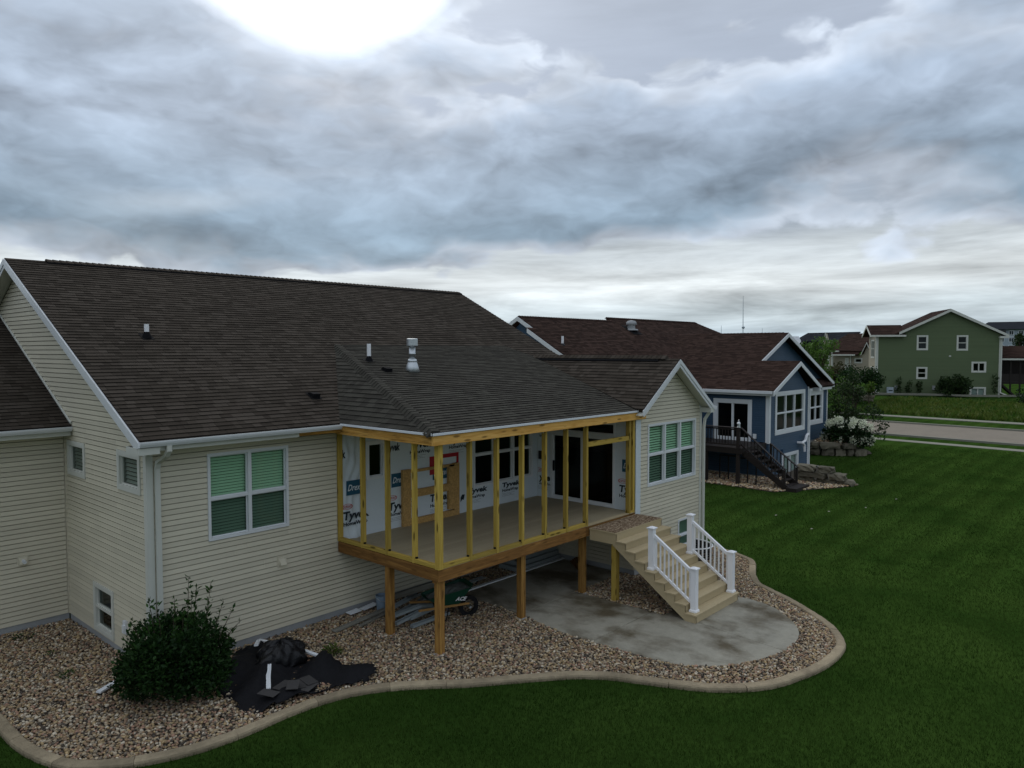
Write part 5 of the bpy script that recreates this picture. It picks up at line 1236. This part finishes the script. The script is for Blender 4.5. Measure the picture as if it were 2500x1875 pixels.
# deck and stairs of the blue house
bd = thing('dark_deck', 'dark brown stained deck with railing and stairs beside the blue house', 'deck', (26.5, 1.5, 0)); DK = MT['dark_deck']
for i in range(19): MB().box(25.35+.14*i, 25.35+.14*i+.133, .35, 5.6, 1.63, 1.66, random.random()).build('deck_board', DK, bd)
MB().box(25.36, 25.40, .36, 5.6, 1.40, 1.625).build('rim_joist', DK, bd); MB().box(25.40, 27.98, .36, .40, 1.40, 1.625).build('rim_joist', DK, bd)
for y in (.58, 2.10, 4.2): beam('post', (25.47, y, 0), (25.47, y, 2.5 if y < 1 else 1.63), .14, .14, DK, bd, up=(1, 0, 0))
beam('handrail', (25.44, .48, 2.55), (25.44, 5.6, 2.55), .14, .04, DK, bd); beam('bottom_rail', (25.44, .48, 1.78), (25.44, 5.6, 1.78), .05, .07, DK, bd); beam('upper_rail', (25.44, .48, 2.47), (25.44, 5.6, 2.47), .05, .07, DK, bd)
for i in range(36): beam('baluster', (25.44, .62+.14*i, 1.76), (25.44, .62+.14*i, 2.5), .035, .035, DK, bd, up=(1, 0, 0))
nst = 9; rs = (1.66-.0)/nst; ru = .245
for k in range(1, nst):
    y = .35-ru*(k-1); MB().box(25.52, 26.72, y-ru-.02, y, 1.66-rs*k-.04, 1.66-rs*k, random.random()).build('tread', DK, bd)
MB().box(25.40, 26.85, -2.05, -1.60, .0, .16).build('bottom_step', DK, bd)
for x in (25.55, 26.68): beam('stringer', (x, .36, 1.45), (x, -1.62, .05), .05, .26, DK, bd)
for x, ya, za, yb in ((25.58, .5, 2.54, -1.52), (26.72, -.35, 1.82, -1.60)):
    zb = .88; L = yb-ya; f_ = lambda y: za+(zb-za)*(y-ya)/L
    beam('handrail', (x, ya, za), (x, yb, zb), .13, .04, DK, bd); beam('bottom_rail', (x, ya, za-.74), (x, yb, zb-.70), .05, .07, DK, bd)
    n = int(abs(L)/.15)
    for i in range(1, n): y = ya+L*i/n; beam('baluster', (x, y, f_(y)-.72), (x, y, f_(y)-.03), .035, .035, DK, bd, up=(1, 0, 0))
    beam('post', (x, yb+.06, .0), (x, yb+.06, zb-.02), .09, .09, DK, bd, up=(1, 0, 0))
beam('post', (26.72, -.38, .7), (26.72, -.38, 1.80), .09, .09, DK, bd, up=(1, 0, 0))
for x, y0, y1, lab in ((26.3, 1.85, 1.0, 'black standing trellis on the pebbles under the dark deck by the wall'), (25.95, .75, -.05, 'black standing trellis on the pebbles under the dark deck stairs')):
    t = thing('trellis', lab, 'trellis', (x, y0, 0))
    for p, q in (((x, y0, .04), (x, y1, .04)), ((x, y0, .04), (x, y0, 1.15)), ((x, y1, .04), (x, y1, 1.15)), ((x, (y0+y1)/2, .04), (x, (y0+y1)/2, 1.15)), ((x, y0, 1.15), (x, y1, 1.15)), ((x-.45, y0+.02, .04), (x, y0+.02, .04)), ((x-.45, y1+.02, .04), (x, y1+.02, .04))): beam('bar', p, q, .05, .05, MT['black'], t, up=(0, 0, 1) if abs(p[2]-q[2]) < .1 else (1, 0, 0))
ln = thing('lantern', 'small grey lantern standing on the dark deck railing', 'lantern', (25.44, .55, 2.57)); MB().lathe((25.44, .55, 2.57), [(.08, 0), (.08, .02), (.065, .03), (.065, .17), (.085, .18), (.03, .25), (.03, .27)], 10).build('body', MT['galv'], ln); MB().tube([(25.40, .55, 2.83), (25.40, .55, 2.88), (25.44, .55, 2.91), (25.48, .55, 2.88), (25.48, .55, 2.83)], .008, 5).build('ring', MT['galv'], ln)
# pebble bed round the deck and the stone walls
gx, gy = np.meshgrid(np.arange(24.7, 33, .085), np.arange(-3.5, 5, .085)); gx, gy = gx.ravel()+RNG.uniform(-.04, .04, gx.size), gy.ravel()+RNG.uniform(-.04, .04, gx.size)
kk = inpoly(gx, gy, BLUEBED) & ~((gx > 28) & (gy > .25)) & ~((gx > 28.75) & (gy > -3.2))
o = pebbles('pale_pebbles', gx[kk], gy[kk], .03, .048, PAL*1.25); o['label'] = 'pale pebbles round the dark deck stairs'
m = MB(); m.add([(p[0], p[1], .012) for p in BLUEBED], [tuple(range(len(BLUEBED)))]); o = m.build('gravel_bed', MT['soil']); o['kind'] = 'structure'
def rock(parent, c, d, w, h, yaw):
    n = 5; vs = []; me = MB(); cs, sn = math.cos(yaw), math.sin(yaw); K = {}
    pts = []
    for i in range(n):
        for j in range(3):
            for k in range(3):
                a, b, z = i/(n-1)-.5, j/2-.5, k/2
                if 0 < i < n-1 and j == 1 and k == 1: continue
                e = .88 if (i in (0, n-1)) + (j != 1) + (k != 1) >= 2 else 1.0
                x_, y_, z_ = a*d*e, b*w*e, (z-.5)*h*e+.5*h
                x_ += random.uniform(-.05, .05); y_ += random.uniform(-.055, .055); z_ += random.uniform(-.03, .03)
                K[(i, j, k)] = len(pts); pts.append((c[0]+x_*cs-y_*sn, c[1]+x_*sn+y_*cs, c[2]+z_))
    fs = []
    for i in range(n-1):
        for j in range(2): fs += [(K[i, j, 0], K[i, j+1, 0], K[i+1, j+1, 0], K[i+1, j, 0]), (K[i, j, 2], K[i+1, j, 2], K[i+1, j+1, 2], K[i, j+1, 2])]
        for k in range(2): fs += [(K[i, 0, k], K[i+1, 0, k], K[i+1, 0, k+1], K[i, 0, k+1]), (K[i, 2, k], K[i, 2, k+1], K[i+1, 2, k+1], K[i+1, 2, k])]
    for j in range(2):
        for k in range(2): fs += [(K[0, j, k], K[0, j, k+1], K[0, j+1, k+1], K[0, j+1, k]), (K[n-1, j, k], K[n-1, j+1, k], K[n-1, j+1, k+1], K[n-1, j, k+1])]
    me.add(pts, fs, random.random()).build('stone', MT['stone'], parent)
sw1 = thing('stone_wall', 'low stepped limestone block wall beside the dark deck stairs', 'stone wall', (28.3, -2.0, 0))
for (z, h, x, cuts) in ((0, .24, 28.55, (-.95, -1.75, -2.7, -3.4)), (.235, .29, 28.35, (-1.0, -2.35, -3.1)), (.52, .28, 28.3, (-.95, -1.85, -2.62))):
    for a, b in zip(cuts, cuts[1:]): rock(sw1, (x+random.uniform(-.04, .04)+(-.06*(a+2)), (a+b)/2, z), abs(b-a)-.03, .5, h, math.pi/2+random.uniform(-.06, .06))
sw2 = thing('stone_wall', 'curved two-course limestone wall below the white hydrangea', 'stone wall', (37.5, .4, 0))
for (z, h, pts) in ((0.0, .42, ((37.1, 1.75), (37.25, 1.2), (37.55, .55), (37.85, .05), (38.1, -.25), (38.7, -.75))), (.42, .34, ((36.95, 1.7), (37.1, 1.25), (37.5, .15), (37.95, -.45)))):
    for a, b in zip(pts, pts[1:]): rock(sw2, ((a[0]+b[0])/2+.2, (a[1]+b[1])/2, z), math.hypot(b[0]-a[0], b[1]-a[1])-.04, .55, h, math.atan2(b[1]-a[1], b[0]-a[0]))
# raised bed behind it
m = MB(); n = 14; vs = [(39.2, .9, .82)]
edge = [(37.2, 1.8), (37.35, 1.2), (37.7, .4), (38.1, -.2), (38.8, -.7), (39.6, -.9), (40.6, -.5), (41.2, .3), (41.2, 1.4), (40.5, 1.9), (38.5, 1.95)]
vs += [(x, y, .62 if i < 4 or i > 9 else .05) for i, (x, y) in enumerate(edge)]; m.add(vs, [(0, 1+i, 1+(i+1) % len(edge)) for i in range(len(edge))]); o = m.build('raised_bed', MT['soil'], smooth=True); o['kind'] = 'structure'
gx, gy = RNG.uniform(37.2, 41, 1500), RNG.uniform(-.9, 1.9, 1500); kk = inpoly(gx, gy, edge); gx, gy = gx[kk], gy[kk]; rr = np.hypot(gx-39.2, gy-.9)
pebbles('pale_pebbles', gx, gy, np.clip(.86-.28*np.maximum(0, rr-.6), .05, .9), .06, PAL*1.2)['label'] = 'pale pebbles on the raised bed under the hydrangea'
# hydrangea
hy = thing('hydrangea', 'hydrangea bush covered in creamy white flower heads', 'hydrangea', (38.6, .2, .6)); hc = np.array([38.75, .15, 1.25])
V = crown([((38.75, .15, 1.15), (1.15, 1.3, .75)), ((38.5, -.4, .95), (.8, .8, .5)), ((38.7, .8, 1.1), (.8, .6, .6))], 110, .17, (0, .6), .4, upbias=.4, slim=.34); leafobj('foliage', hy, MT['leaf_bush'], V)
for i in range(54):
    a = random.uniform(0, 6.28); h = random.choice((random.uniform(-.6, -.2), random.uniform(.35, .98), random.uniform(.55, .98))); r = math.sqrt(max(.05, 1-h*h)); c = (hc[0]+1.15*r*math.cos(a), hc[1]+1.4*r*math.sin(a), max(.72, hc[2]+.82*h)); w = random.uniform(.12, .19)
    V = crown([(c, (w, w, w*1.25))], 150, .085, (.2, 1), .35, slim=.45); leafobj('flower_head', hy, MT['petal'], V)
m = MB()
for i in range(14): a = random.uniform(0, 6.28); m.tube([(38.75+.1*math.cos(a), .15+.1*math.sin(a), .6), (38.75+.8*math.cos(a), .15+.9*math.sin(a), 1.3)], .015, 4)
m.build('stems', MT['bark'], hy)

def tree(name, lab, base, clumps, leafsz, per, mt, trunk_r=.08, fork=None, cat='tree', group=None, tone=(0, 1), slim=.34):
    t = thing(name, lab, cat, base, group); m = MB(); f = fork or (base[0], base[1], base[2]+(clumps[0][0][2]-base[2])*.45)
    m.tube([base, ((base[0]+f[0])/2+.03, (base[1]+f[1])/2, (base[2]+f[2])/2), f], trunk_r, 8, [1.15, .95, .8])
    for c, r in clumps:
        md = ((f[0]+c[0])/2+random.uniform(-.1, .1), (f[1]+c[1])/2+random.uniform(-.1, .1), (f[2]+c[2])/2+.05); m.tube([f, md, c], trunk_r*.55, 5, [1, .7, .3])
        for q in range(3): e = (c[0]+random.uniform(-.8, .8)*np.mean(r), c[1]+random.uniform(-.8, .8)*np.mean(r), c[2]+random.uniform(-.3, .8)*np.mean(r)); m.tube([md, e], trunk_r*.22, 4, [1, .3])
    m.build('trunk', MT['bark'], t); leafobj('crown', t, mt, crown(clumps, per, leafsz, tone, .25, slim=slim, upbias=.1)); return t
cl = []
for i in range(30):
    h = random.random(); a = random.uniform(0, 6.28); h = h**1.35; r = math.sqrt(random.random())*np.interp(h, [0, .25, .5, .75, 1], [.7, 1.5, 1.35, .7, .25])
    cl.append(((42.3+r*math.cos(a), 1.2+r*1.1*math.sin(a), 1.0+3.6*h), random.uniform(.28, .5)))
cl += [((42.0, -.65, 1.0), .35), ((42.1, -.8, 1.5), .3), ((42.1, -.4, 2.1), .4)]
tree('dark_tree', 'slender dark purple-green tree behind the white hydrangea', (42.3, 1.2, 0), cl, .13, 95, MT['leaf_tree'], .06, (42.3, 1.2, .9))

# ================================================================== houses across the street
G = Fr((84.88, 11.81), (.4349, -.9005), (-.9005, -.4349))
green = thing('green_house', 'tall olive green sided house with white windows across the street', 'house', (88, 6, 1)); GS = MT['green_siding']
HG = [(4.06, 5.21, 5.9, 7.57), (8.02, 9.15, 5.86, 7.55), (4.09, 5.2, 2.67, 4.03), (9.53, 10.96, 3.45, 4.64), (9.41, 10.99, .62, 1.86)]
m = MB(); p1 = [(0, .5), (12.3, .5), (12.3, 7.6), (0, 7.6)]; p2 = [(1.8, 7.6), (12.3, 7.6), (7.28, 10.2)]
wallmesh(m, G, p1, HG); wallmesh(m, G, p2, []); m.fbox(G, 12.1, 12.28, .7, 7.5, -9, -.2); gw = m.build('wall', GS, green)
j = MB(); siding(None, None, G, p1, HG, GS, e=.125, seams=False, joined=j); siding(None, None, G, p2, [], GS, e=.125, seams=False, joined=j); o = j.build('siding_courses', GS, gw); o['kind'] = 'stuff'
for i, h in enumerate(HG): window(green, G, h[0]+.13, h[1]-.13, h[2]+.13, h[3]-.13, cols=1 if i < 3 else 2, rows=2 if i < 3 else 1, wide=.13, room=.6, tw=.05, top='glass', low='glass_low', trim='cream_trim', blind=.1 if i == 4 else 0)
GL = Fr((84.88, 11.81), (.9005, .4349), (-.4349, .9005))
hl = [(1.3, 3.4, 5.0, 7.1), (1.3, 3.4, 1.6, 4.0)]
m = MB(); pl = [(.14, .7), (5, .7), (5, 7.5), (.14, 7.5)]; wallmesh(m, GL, pl, hl); wallmesh(m, GL, [(.14, 7.5), (5, 7.5), (2.4, 8.7)], []); gl2 = m.build('front_wall', MT['cream_siding'], green)
for h in hl: window(green, GL, h[0]+.1, h[1]-.1, h[2]+.1, h[3]-.1, cols=2, rows=2, wide=.1, room=.6, top='glass', low='glass', trim='cream_trim')
P = G.P
rf = [[P(12.9, .4, 7.62), P(12.9, -8, 7.62), P(7.28, -8, 10.45), P(7.28, .4, 10.45)], [P(1.5, .4, 7.62), P(1.5, -8, 7.62), P(7.28, -8, 10.45), P(7.28, .4, 10.45)], [P(-.7, .4, 7.62), P(2.9, .4, 7.62), P(2.9, -2.4, 8.80), P(-.7, -2.4, 8.80)], [P(-.7, -5.2, 7.62), P(2.9, -5.2, 7.62), P(2.9, -2.4, 8.80), P(-.7, -2.4, 8.80)]]
m = MB(); j = MB()
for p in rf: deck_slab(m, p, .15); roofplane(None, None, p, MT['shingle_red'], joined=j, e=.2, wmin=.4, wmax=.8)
gr = m.build('roof', MT['shingle_red'], green); o = j.build('shingles', MT['shingle_red'], gr); o['kind'] = 'stuff'
def gr_rake(a, b, n, h=.3, fr=G, par=green):
    MB().prism([fr.P(a[0], n, a[1]-.02), fr.P(b[0], n, b[1]-.02), fr.P(b[0], n, b[1]-h), fr.P(a[0], n, a[1]-h)], fr.N*.06).build('rake_board', MT['cream_trim'], par)
gr_rake((12.95, 7.6), (7.28, 10.45), .4); gr_rake((7.28, 10.45), (2.2, 7.96), .4); gr_rake((-.4, 7.62), (2.4, 8.80), .7, .25, GL); gr_rake((2.4, 8.8), (5.2, 7.62), .7, .25, GL)
m = MB(); m.fbox(G, -.75, 2.9, 7.42, 7.62, .3, .5); m.fbox(G, 12.1, 12.95, 7.2, 7.42, -.1, .45); m.build('gutter', MT['cream_trim'], green)
MB().fbox(G, -.02, .16, .9, 7.5, -.1, .05).build('corner_board', MT['cream_trim'], green); MB().fbox(G, 12.15, 12.34, .5, 7.4, -.1, .05).build('corner_board', MT['cream_trim'], green)
m = MB(); m.sweep([P(-.1, .1, 7.5), P(-.1, .1, 1.2), P(.25, .6, 1.02)], [(-.06, -.06), (.06, -.06), (.06, .06), (-.06, .06)], up=G.N); m.build('downspout', MT['cream_trim'], green); m = MB(); m.sweep([P(12.35, .1, 7.4), P(12.35, .1, 1.25), P(12.8, .8, 1.0)], [(-.06, -.06), (.06, -.06), (.06, .06), (-.06, .06)], up=G.N); m.build('downspout', MT['cream_trim'], green)
MB().fbox(G, 7.3, 7.5, 5.18, 5.32, 0, .1).build('wall_vent', MT['cream_trim'], green)
# screened porch at its side
sp_ = thing('screened_porch', 'dark screened porch with brown roof beside the olive green house', 'porch', tuple(P(14.5, -2, 1)))
m = MB(); p = [P(12.3, -.2, 5.06), P(17.5, -.2, 5.06), P(17.5, -3.0, 6.35), P(12.3, -3.0, 6.38)]; deck_slab(m, p, .15); j = MB(); roofplane(None, None, p, MT['shingle_red'], joined=j, e=.2, wmin=.4, wmax=.8); r_ = m.build('roof', MT['shingle_red'], sp_); o = j.build('shingles', MT['shingle_red'], r_); o['kind'] = 'stuff'
MB().fbox(G, 12.3, 17.5, 4.82, 5.0, -.35, -.15).build('gutter', MT['cream_trim'], sp_); MB().fbox(G, 12.36, 17.4, 2.3, 4.88, -4.2, -4.0).build('back_wall', MT['dark_deck'], sp_); MB().fbox(G, 12.36, 17.4, 2.2, 2.45, -4.0, -.5).build('floor', MT['dark_deck'], sp_)
MB().fbox(G, 12.4, 17.4, 2.46, 3.3, -.55, -.5).build('railing_panel', MT['dark_deck'], sp_)
for u in (12.5, 13.4, 14.3, 15.6, 17.2): MB().fbox(G, u, u+.14, 1.0, 4.88, -.6, -.46).build('post', MT['dark_deck'], sp_)
m = MB(); m.prism([P(12.6, -.3, 2.3), P(13.9, -.3, 1.0), P(13.9, -.3, .75), P(12.6, -.3, 2.05)], -G.N*1.0); m.build('stairs', MT['dark_deck'], sp_)
# base of the house: edging, utilities, plants
m = MB(); m.sweep([tuple(P(u, n, 1.02)) for u, n in ((-1.2, .9), (2, 1.0), (4.8, 1.0), (6.5, 1.5), (8.5, 2.4), (10.5, 2.4), (12.6, 1.6), (15, 1.0))], [(-.12, -.1), (.12, -.1), (.12, .1), (-.12, .1)]); tag(m.build('garden_edging', MT['walk']), 'pale edging strip along the foot of the olive green house', 'edging')
ac = thing('air_conditioner', 'grey air conditioning unit at the foot of the olive green house', 'air conditioner', tuple(P(1.35, .6, 1))); MB().fbox(G, 1.05, 1.65, 1.05, 1.75, .3, .9).build('housing', MT['grey_siding'], ac); MB().fbox(G, 1.15, 1.55, 1.35, 1.45, .9, .93).build('grille', MT['black'], ac)
for u, z, w in ((1.9, 1.75, .3), (5.7, 1.8, .28)): MB().fbox(G, u, u+w, z-.3, z+.15, 0, .15).build('meter_box', MT['concrete'], green)
cl = [(tuple(P(7.7+random.uniform(-1.4, 1.4), 1.2+random.uniform(-.5, .5), 1.0+random.uniform(.3, 1.9)*(1-.25*abs(i % 5-2)*.5))), random.uniform(.45, .75)) for i in range(22)]
tree('round_shrub', 'big rounded dark shrub in front of the olive green house', tuple(P(7.7, 1.2, .9)), cl, .24, 45, MT['leaf_tree'], .06, cat='shrub')
for u, h, lab in ((2.3, 1.6, 'thin upright plant by the meter box at the olive green house'), (3.3, 1.3, 'second thin upright plant from the meter box at the olive green house'), (4.3, 1.3, 'thin upright plant below the lower window of the olive green house'), (11.7, 2.0, 'thin upright plant at the right corner of the olive green house')):
    cl = [(tuple(P(u+random.uniform(-.12, .12), .5, 1.0+h*k/5)), .22) for k in range(1, 6)]; tree('upright_plant', lab, tuple(P(u, .5, .95)), cl, .2, 60, MT['leaf_tree'], .02, cat='plant')
# young plants in the meadow
def atd(x, y, dd):   # x,y: tangent offsets of the sight line
    d = Vector(_f)+Vector(_R)*x+Vector(_U)*y; d = d/math.hypot(d.x, d.y); return Vector(CAMPOS)+d*dd
def sight(X, Y, dd): return atd((X-1250)/1812.66, (937.5-Y)/1812.66, dd)

# beige house behind
T = Fr((100.2, 23.2), (-.157, -.9876), (-.9876, .157)); tan = thing('beige_house', 'beige house with dark red roof behind the olive green house', 'house', (102, 20, 1)); CS = MT['cream_siding']
ht = [(3.25, 3.75, 3.1, 4.85), (4.55, 5.6, 4.15, 4.85)]; pt = [(2.35, 1), (8.5, 1), (8.5, 5.3), (2.35, 5.3)]
m = MB(); wallmesh(m, T, pt, ht); m.fbox(T, .4, 2.35, 1, 5.8, -2.0, -1.8); m.fbox(T, .5, 2.3, 5.2, 5.8, -.2, -.05); tw_ = m.build('wall', CS, tan)
j = MB(); siding(None, None, T, pt, ht, CS, e=.2, seams=False, joined=j); o = j.build('siding_courses', CS, tw_); o['kind'] = 'stuff'
for h in ht: window(tan, T, h[0]+.1, h[1]-.1, h[2]+.1, h[3]-.1, cols=2 if h[1]-h[0] < .8 else 1, rows=2 if h[1]-h[0] < .8 else 1, wide=.1, room=.5, top='glass', low='glass', trim='cream_trim')
P = T.P; rt = [[P(0, .4, 5.82), P(9, .4, 5.82), P(9, -6, 8.25), P(.6, -6, 8.25)], [P(1.6, .8, 5.33), P(5.4, .8, 5.33), P(5.4, -.6, 6.3), P(3.4, -.6, 6.3)], [P(6.6, 2.4, 5.4), P(6.6, -.8, 5.4), P(7.3, -.8, 6.9), P(7.3, 2.4, 6.9)], [P(8.0, 2.4, 5.4), P(8.0, -.8, 5.4), P(7.3, -.8, 6.9), P(7.3, 2.4, 6.9)]]
m = MB(); j = MB()
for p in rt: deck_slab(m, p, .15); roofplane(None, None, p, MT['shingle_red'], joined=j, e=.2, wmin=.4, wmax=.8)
r_ = m.build('roof', MT['shingle_red'], tan); o = j.build('shingles', MT['shingle_red'], r_); o['kind'] = 'stuff'
m = MB(); m.fbox(T, -.1, 2.6, 5.66, 5.84, .3, .48); m.fbox(T, 1.6, 5.0, 5.16, 5.34, .7, .88); m.build('gutter', MT['cream_trim'], tan)
for u in (.95, 1.45): MB().fbox(T, u, u+.2, 1.2, 5.66, .1, .3).build('column', MT['cream_trim'], tan)
MB().fbox(T, 4.0, 4.12, 1.5, 5.2, .0, .12).build('downspout', MT['cream_trim'], tan)
gr_rake((6.55, 5.35), (7.3, 6.95), 2.42, .2, T, tan); gr_rake((7.3, 6.95), (8.05, 5.35), 2.42, .2, T, tan); m = MB(); wallmesh(m, Fr(T.P(0, 2.2, 0), T.U, T.N), [(6.7, 1), (7.9, 1), (7.9, 5.4), (6.7, 5.4)], []); wallmesh(m, Fr(T.P(0, 2.2, 0), T.U, T.N), [(6.7, 5.4), (7.9, 5.4), (7.3, 6.8)], []); m.build('gable_wall', CS, tan)
gr_rake((-.1, 5.5), (.5, 8.4), .2, .22, T, tan); gr_rake((.5, 8.4), (.95, 6.9), .2, .22, T, tan); MB().prism([T.P(.1, .1, 5.8), T.P(.9, .1, 6.9), T.P(.5, .1, 8.2)], T.N*-.4).build('gable_wall', CS, tan)
MB().fbox(T, 4.6, 5.6, 2.4, 2.65, .5, .9).build('planter', MT['stone'], tan)
# charcoal-roofed house further back
Nv = Fr((119.6, 36.8), (-.33, -.944), (-.944, .33)); nav = thing('charcoal_roof_house', 'cream house with charcoal roof and white dormer gables behind the blue house', 'house', (121, 32, 1))
P = Nv.P; rn = [[P(0, 1, 5.9), P(11, 1, 5.9), P(11, -5.5, 8.85), P(.8, -5.5, 8.85)], [P(4.9, 3, 5.2), P(4.9, -1, 5.2), P(6.6, -1, 7.4), P(6.6, 3, 7.4)]]
m = MB(); j = MB()
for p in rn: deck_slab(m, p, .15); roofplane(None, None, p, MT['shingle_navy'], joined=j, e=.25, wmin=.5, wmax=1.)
r_ = m.build('roof', MT['shingle_navy'], nav); o = j.build('shingles', MT['shingle_navy'], r_); o['kind'] = 'stuff'
m = MB(); m.fbox(Nv, .5, 11, .9, 5.8, -.5, .2); m.build('wall', CS, nav)
for u, z in ((2.6, 8.4),): gr_rake((u-1.0, z-1.6), (u, z), 1.0, .25, Nv, nav); gr_rake((u, z), (u+.95, z-1.5), 1.0, .25, Nv, nav); MB().prism([P(u-.8, .9, z-1.5), P(u+.8, .9, z-1.5), P(u, .9, z-.2)], Nv.N*-2).build('dormer', MT['white'], nav)
gr_rake((1.6, 6.8), (3.0, 5.0), 1.2, .3, Nv, nav); gr_rake((4.9, 5.3), (6.8, 7.2), 3.05, .3, Nv, nav)
# apartment block on the horizon
d0 = Vector((1.1705, .1983, 0)); c0 = Vector(CAMPOS)+d0.normalized()*330; AP = Fr((c0.x, c0.y), (d0.y, -d0.x), (-d0.x, -d0.y)); apt = thing('apartment_block', 'grey four-storey apartment block far behind the green house', 'apartment block', (c0.x+5, c0.y-10, 1))
P = AP.P; m = MB(); wallmesh(m, AP, [(-2, 1), (34, 1), (34, 13.2), (-2, 13.2)], []); aw = m.build('wall', MT['grey_siding'], apt)
m = MB(); deck_slab(m, [P(-3, 1, 13.4), P(35, 1, 13.4), P(35, -9, 16.4), P(1.5, -9, 16.4)], .2); m.build('roof', MT['shingle_navy'], apt)
for z in (13.15, 10.6, 5.3): MB().fbox(AP, -2, 34, z, z+.25, .0, .15).build('trim_band', MT['white'], apt)
for r_, z in enumerate((2.6, 5.9, 8.6, 11.2)):
    for i in range(12):
        u = -.8+2.9*i; m = MB()
        m.fbox(AP, u, u+1.6, z, z+1.7, .0, .12); w = m.build('window', MT['white'], apt); MB().fbox(AP, u+.2, u+.73, z+.2, z+1.5, .12, .16).build('pane', MT['ink'], w); MB().fbox(AP, u+.87, u+1.4, z+.2, z+1.5, .12, .16).build('pane', MT['ink'], w)
for i in range(4): MB().fbox(AP, 4.5+8.7*i, 7+8.7*i, 10.9, 13.0, .0, 1.0).build('balcony', MT['dark'], apt)
# masts
def mast(X, Y0, Y1, dd, r, lab):
    a, b = sight(X, Y0, dd), sight(X, Y1, dd); t = thing('radio_mast', lab, 'mast', (b.x, b.y, 0)); MB().tube([(b.x, b.y, 0), (a.x, a.y, a.z)], r, 6, [1.6, .5]).build('pole', MT['grey_siding'], t); MB().lathe((b.x, b.y, a.z*.52), [(.2, 0), (r*4, .3), (r*4, .8), (.2, 1.0)], 8).build('collar', MT['grey_siding'], t)
mast(1814.5, 723, 812, 320, .16, 'tall thin radio mast rising above the dark red roof ridge'); mast(1761, 795, 815, 320, .14, 'short thin mast to one side of the tall radio mast'); mast(1861, 801, 812, 320, .12, 'tiny mast tip just clearing the dark red roof near the gable peak')
# trees and shrubs between the houses
def blob(X, Y, dd, rx, rz, n): 
    c = sight(X, Y, dd); return [((c.x+random.uniform(-rx, rx)*.8, c.y+random.uniform(-rx, rx)*.8, c.z+random.uniform(-rz, rz)), random.uniform(.3, .5)*rx) for _ in range(n)]
def planted(name, lab, X, Y, dd, rx, rz, mt, n=16, per=30, sz=.22, cat='shrub'):
    c = sight(X, Y, dd); g = float(gh(np.array(c.x), np.array(c.y))); tree(name, lab, (c.x, c.y, g), blob(X, Y, dd, rx, rz, n), sz, per, mt, .09 if cat == 'tree' else .05, cat=cat)
planted('lime_tree', 'bright green young tree between the blue house gable and the beige house', 1998, 872, 77, 1.5, 1.5, MT['leaf_lime'], 22, 40, .2, 'tree')
planted('lime_tree', 'bright green lower tree behind the blue house gable, beside the porch columns', 2012, 905, 80, 1.1, .9, MT['leaf_lime'], 10, 40, .2, 'tree')
planted('round_shrub', 'reddish shrub in front of the beige house porch columns', 2045, 915, 88, 1.3, 1.1, MT['leaf_red'], 16, 40, .22)
planted('round_shrub', 'rounded dark hedge shrub between beige house and olive green house', 2106, 930, 86, 2.1, .9, MT['leaf_bush'], 22, 35, .2)
planted('low_shrub', 'low yellow-green shrub at the street side of the dark hedge', 2075, 945, 80, 1.2, .5, MT['leaf_lime'], 10, 35, .2)
planted('ornamental_grass', 'brownish grass clump by the corner of the olive green house', 2122, 942, 82, .5, .5, MT['meadow'], 6, 60, .3, 'plant')
planted('dark_tree', 'dark tree standing in front of the distant apartment block', 2494, 838, 210, 1.9, 2.2, MT['leaf_tree'], 16, 12, .5, 'tree')
planted('round_shrub', 'dark round shrub at the foot of the screened porch', 2500, 970, 84, .8, .6, MT['leaf_bush'], 8, 40, .2)
# low stone edging between the two houses
m = thing('stone_wall', 'low pale stone wall beneath the dark hedge by the olive green house', 'stone wall', tuple(sight(2110, 955, 84)))
for i in range(5):
    a = sight(2088+i*10.5, 952, 84); rock(m, (a.x, a.y, 1.0), .45, .5, .35, 1.7); rock(m, (a.x-.05, a.y+.1, .7), .5, .5, .3, 1.7)
# row of clipped leaf litter on the lawn: a few pale scraps
for i, (x, y) in enumerate(((20.5, -3.2), (22.4, -4.4), (24.0, -5.2), (19.3, -4.9), (26.5, -5.6))):
    q = [(x-.05, y-.02, .05), (x+.06, y-.03, .055), (x+.05, y+.03, .06), (x-.04, y+.03, .05)]
    MB().prism(q, (0, 0, .004)).build('dry_leaf', MT['grey_wood']); o = bpy.data.objects[-1] if False else None
for o in bpy.data.objects:
    if o.name.startswith('dry_leaf'): tag(o, 'small pale dry leaf lying on the lawn', 'leaf', 'dry leaves on the lawn')
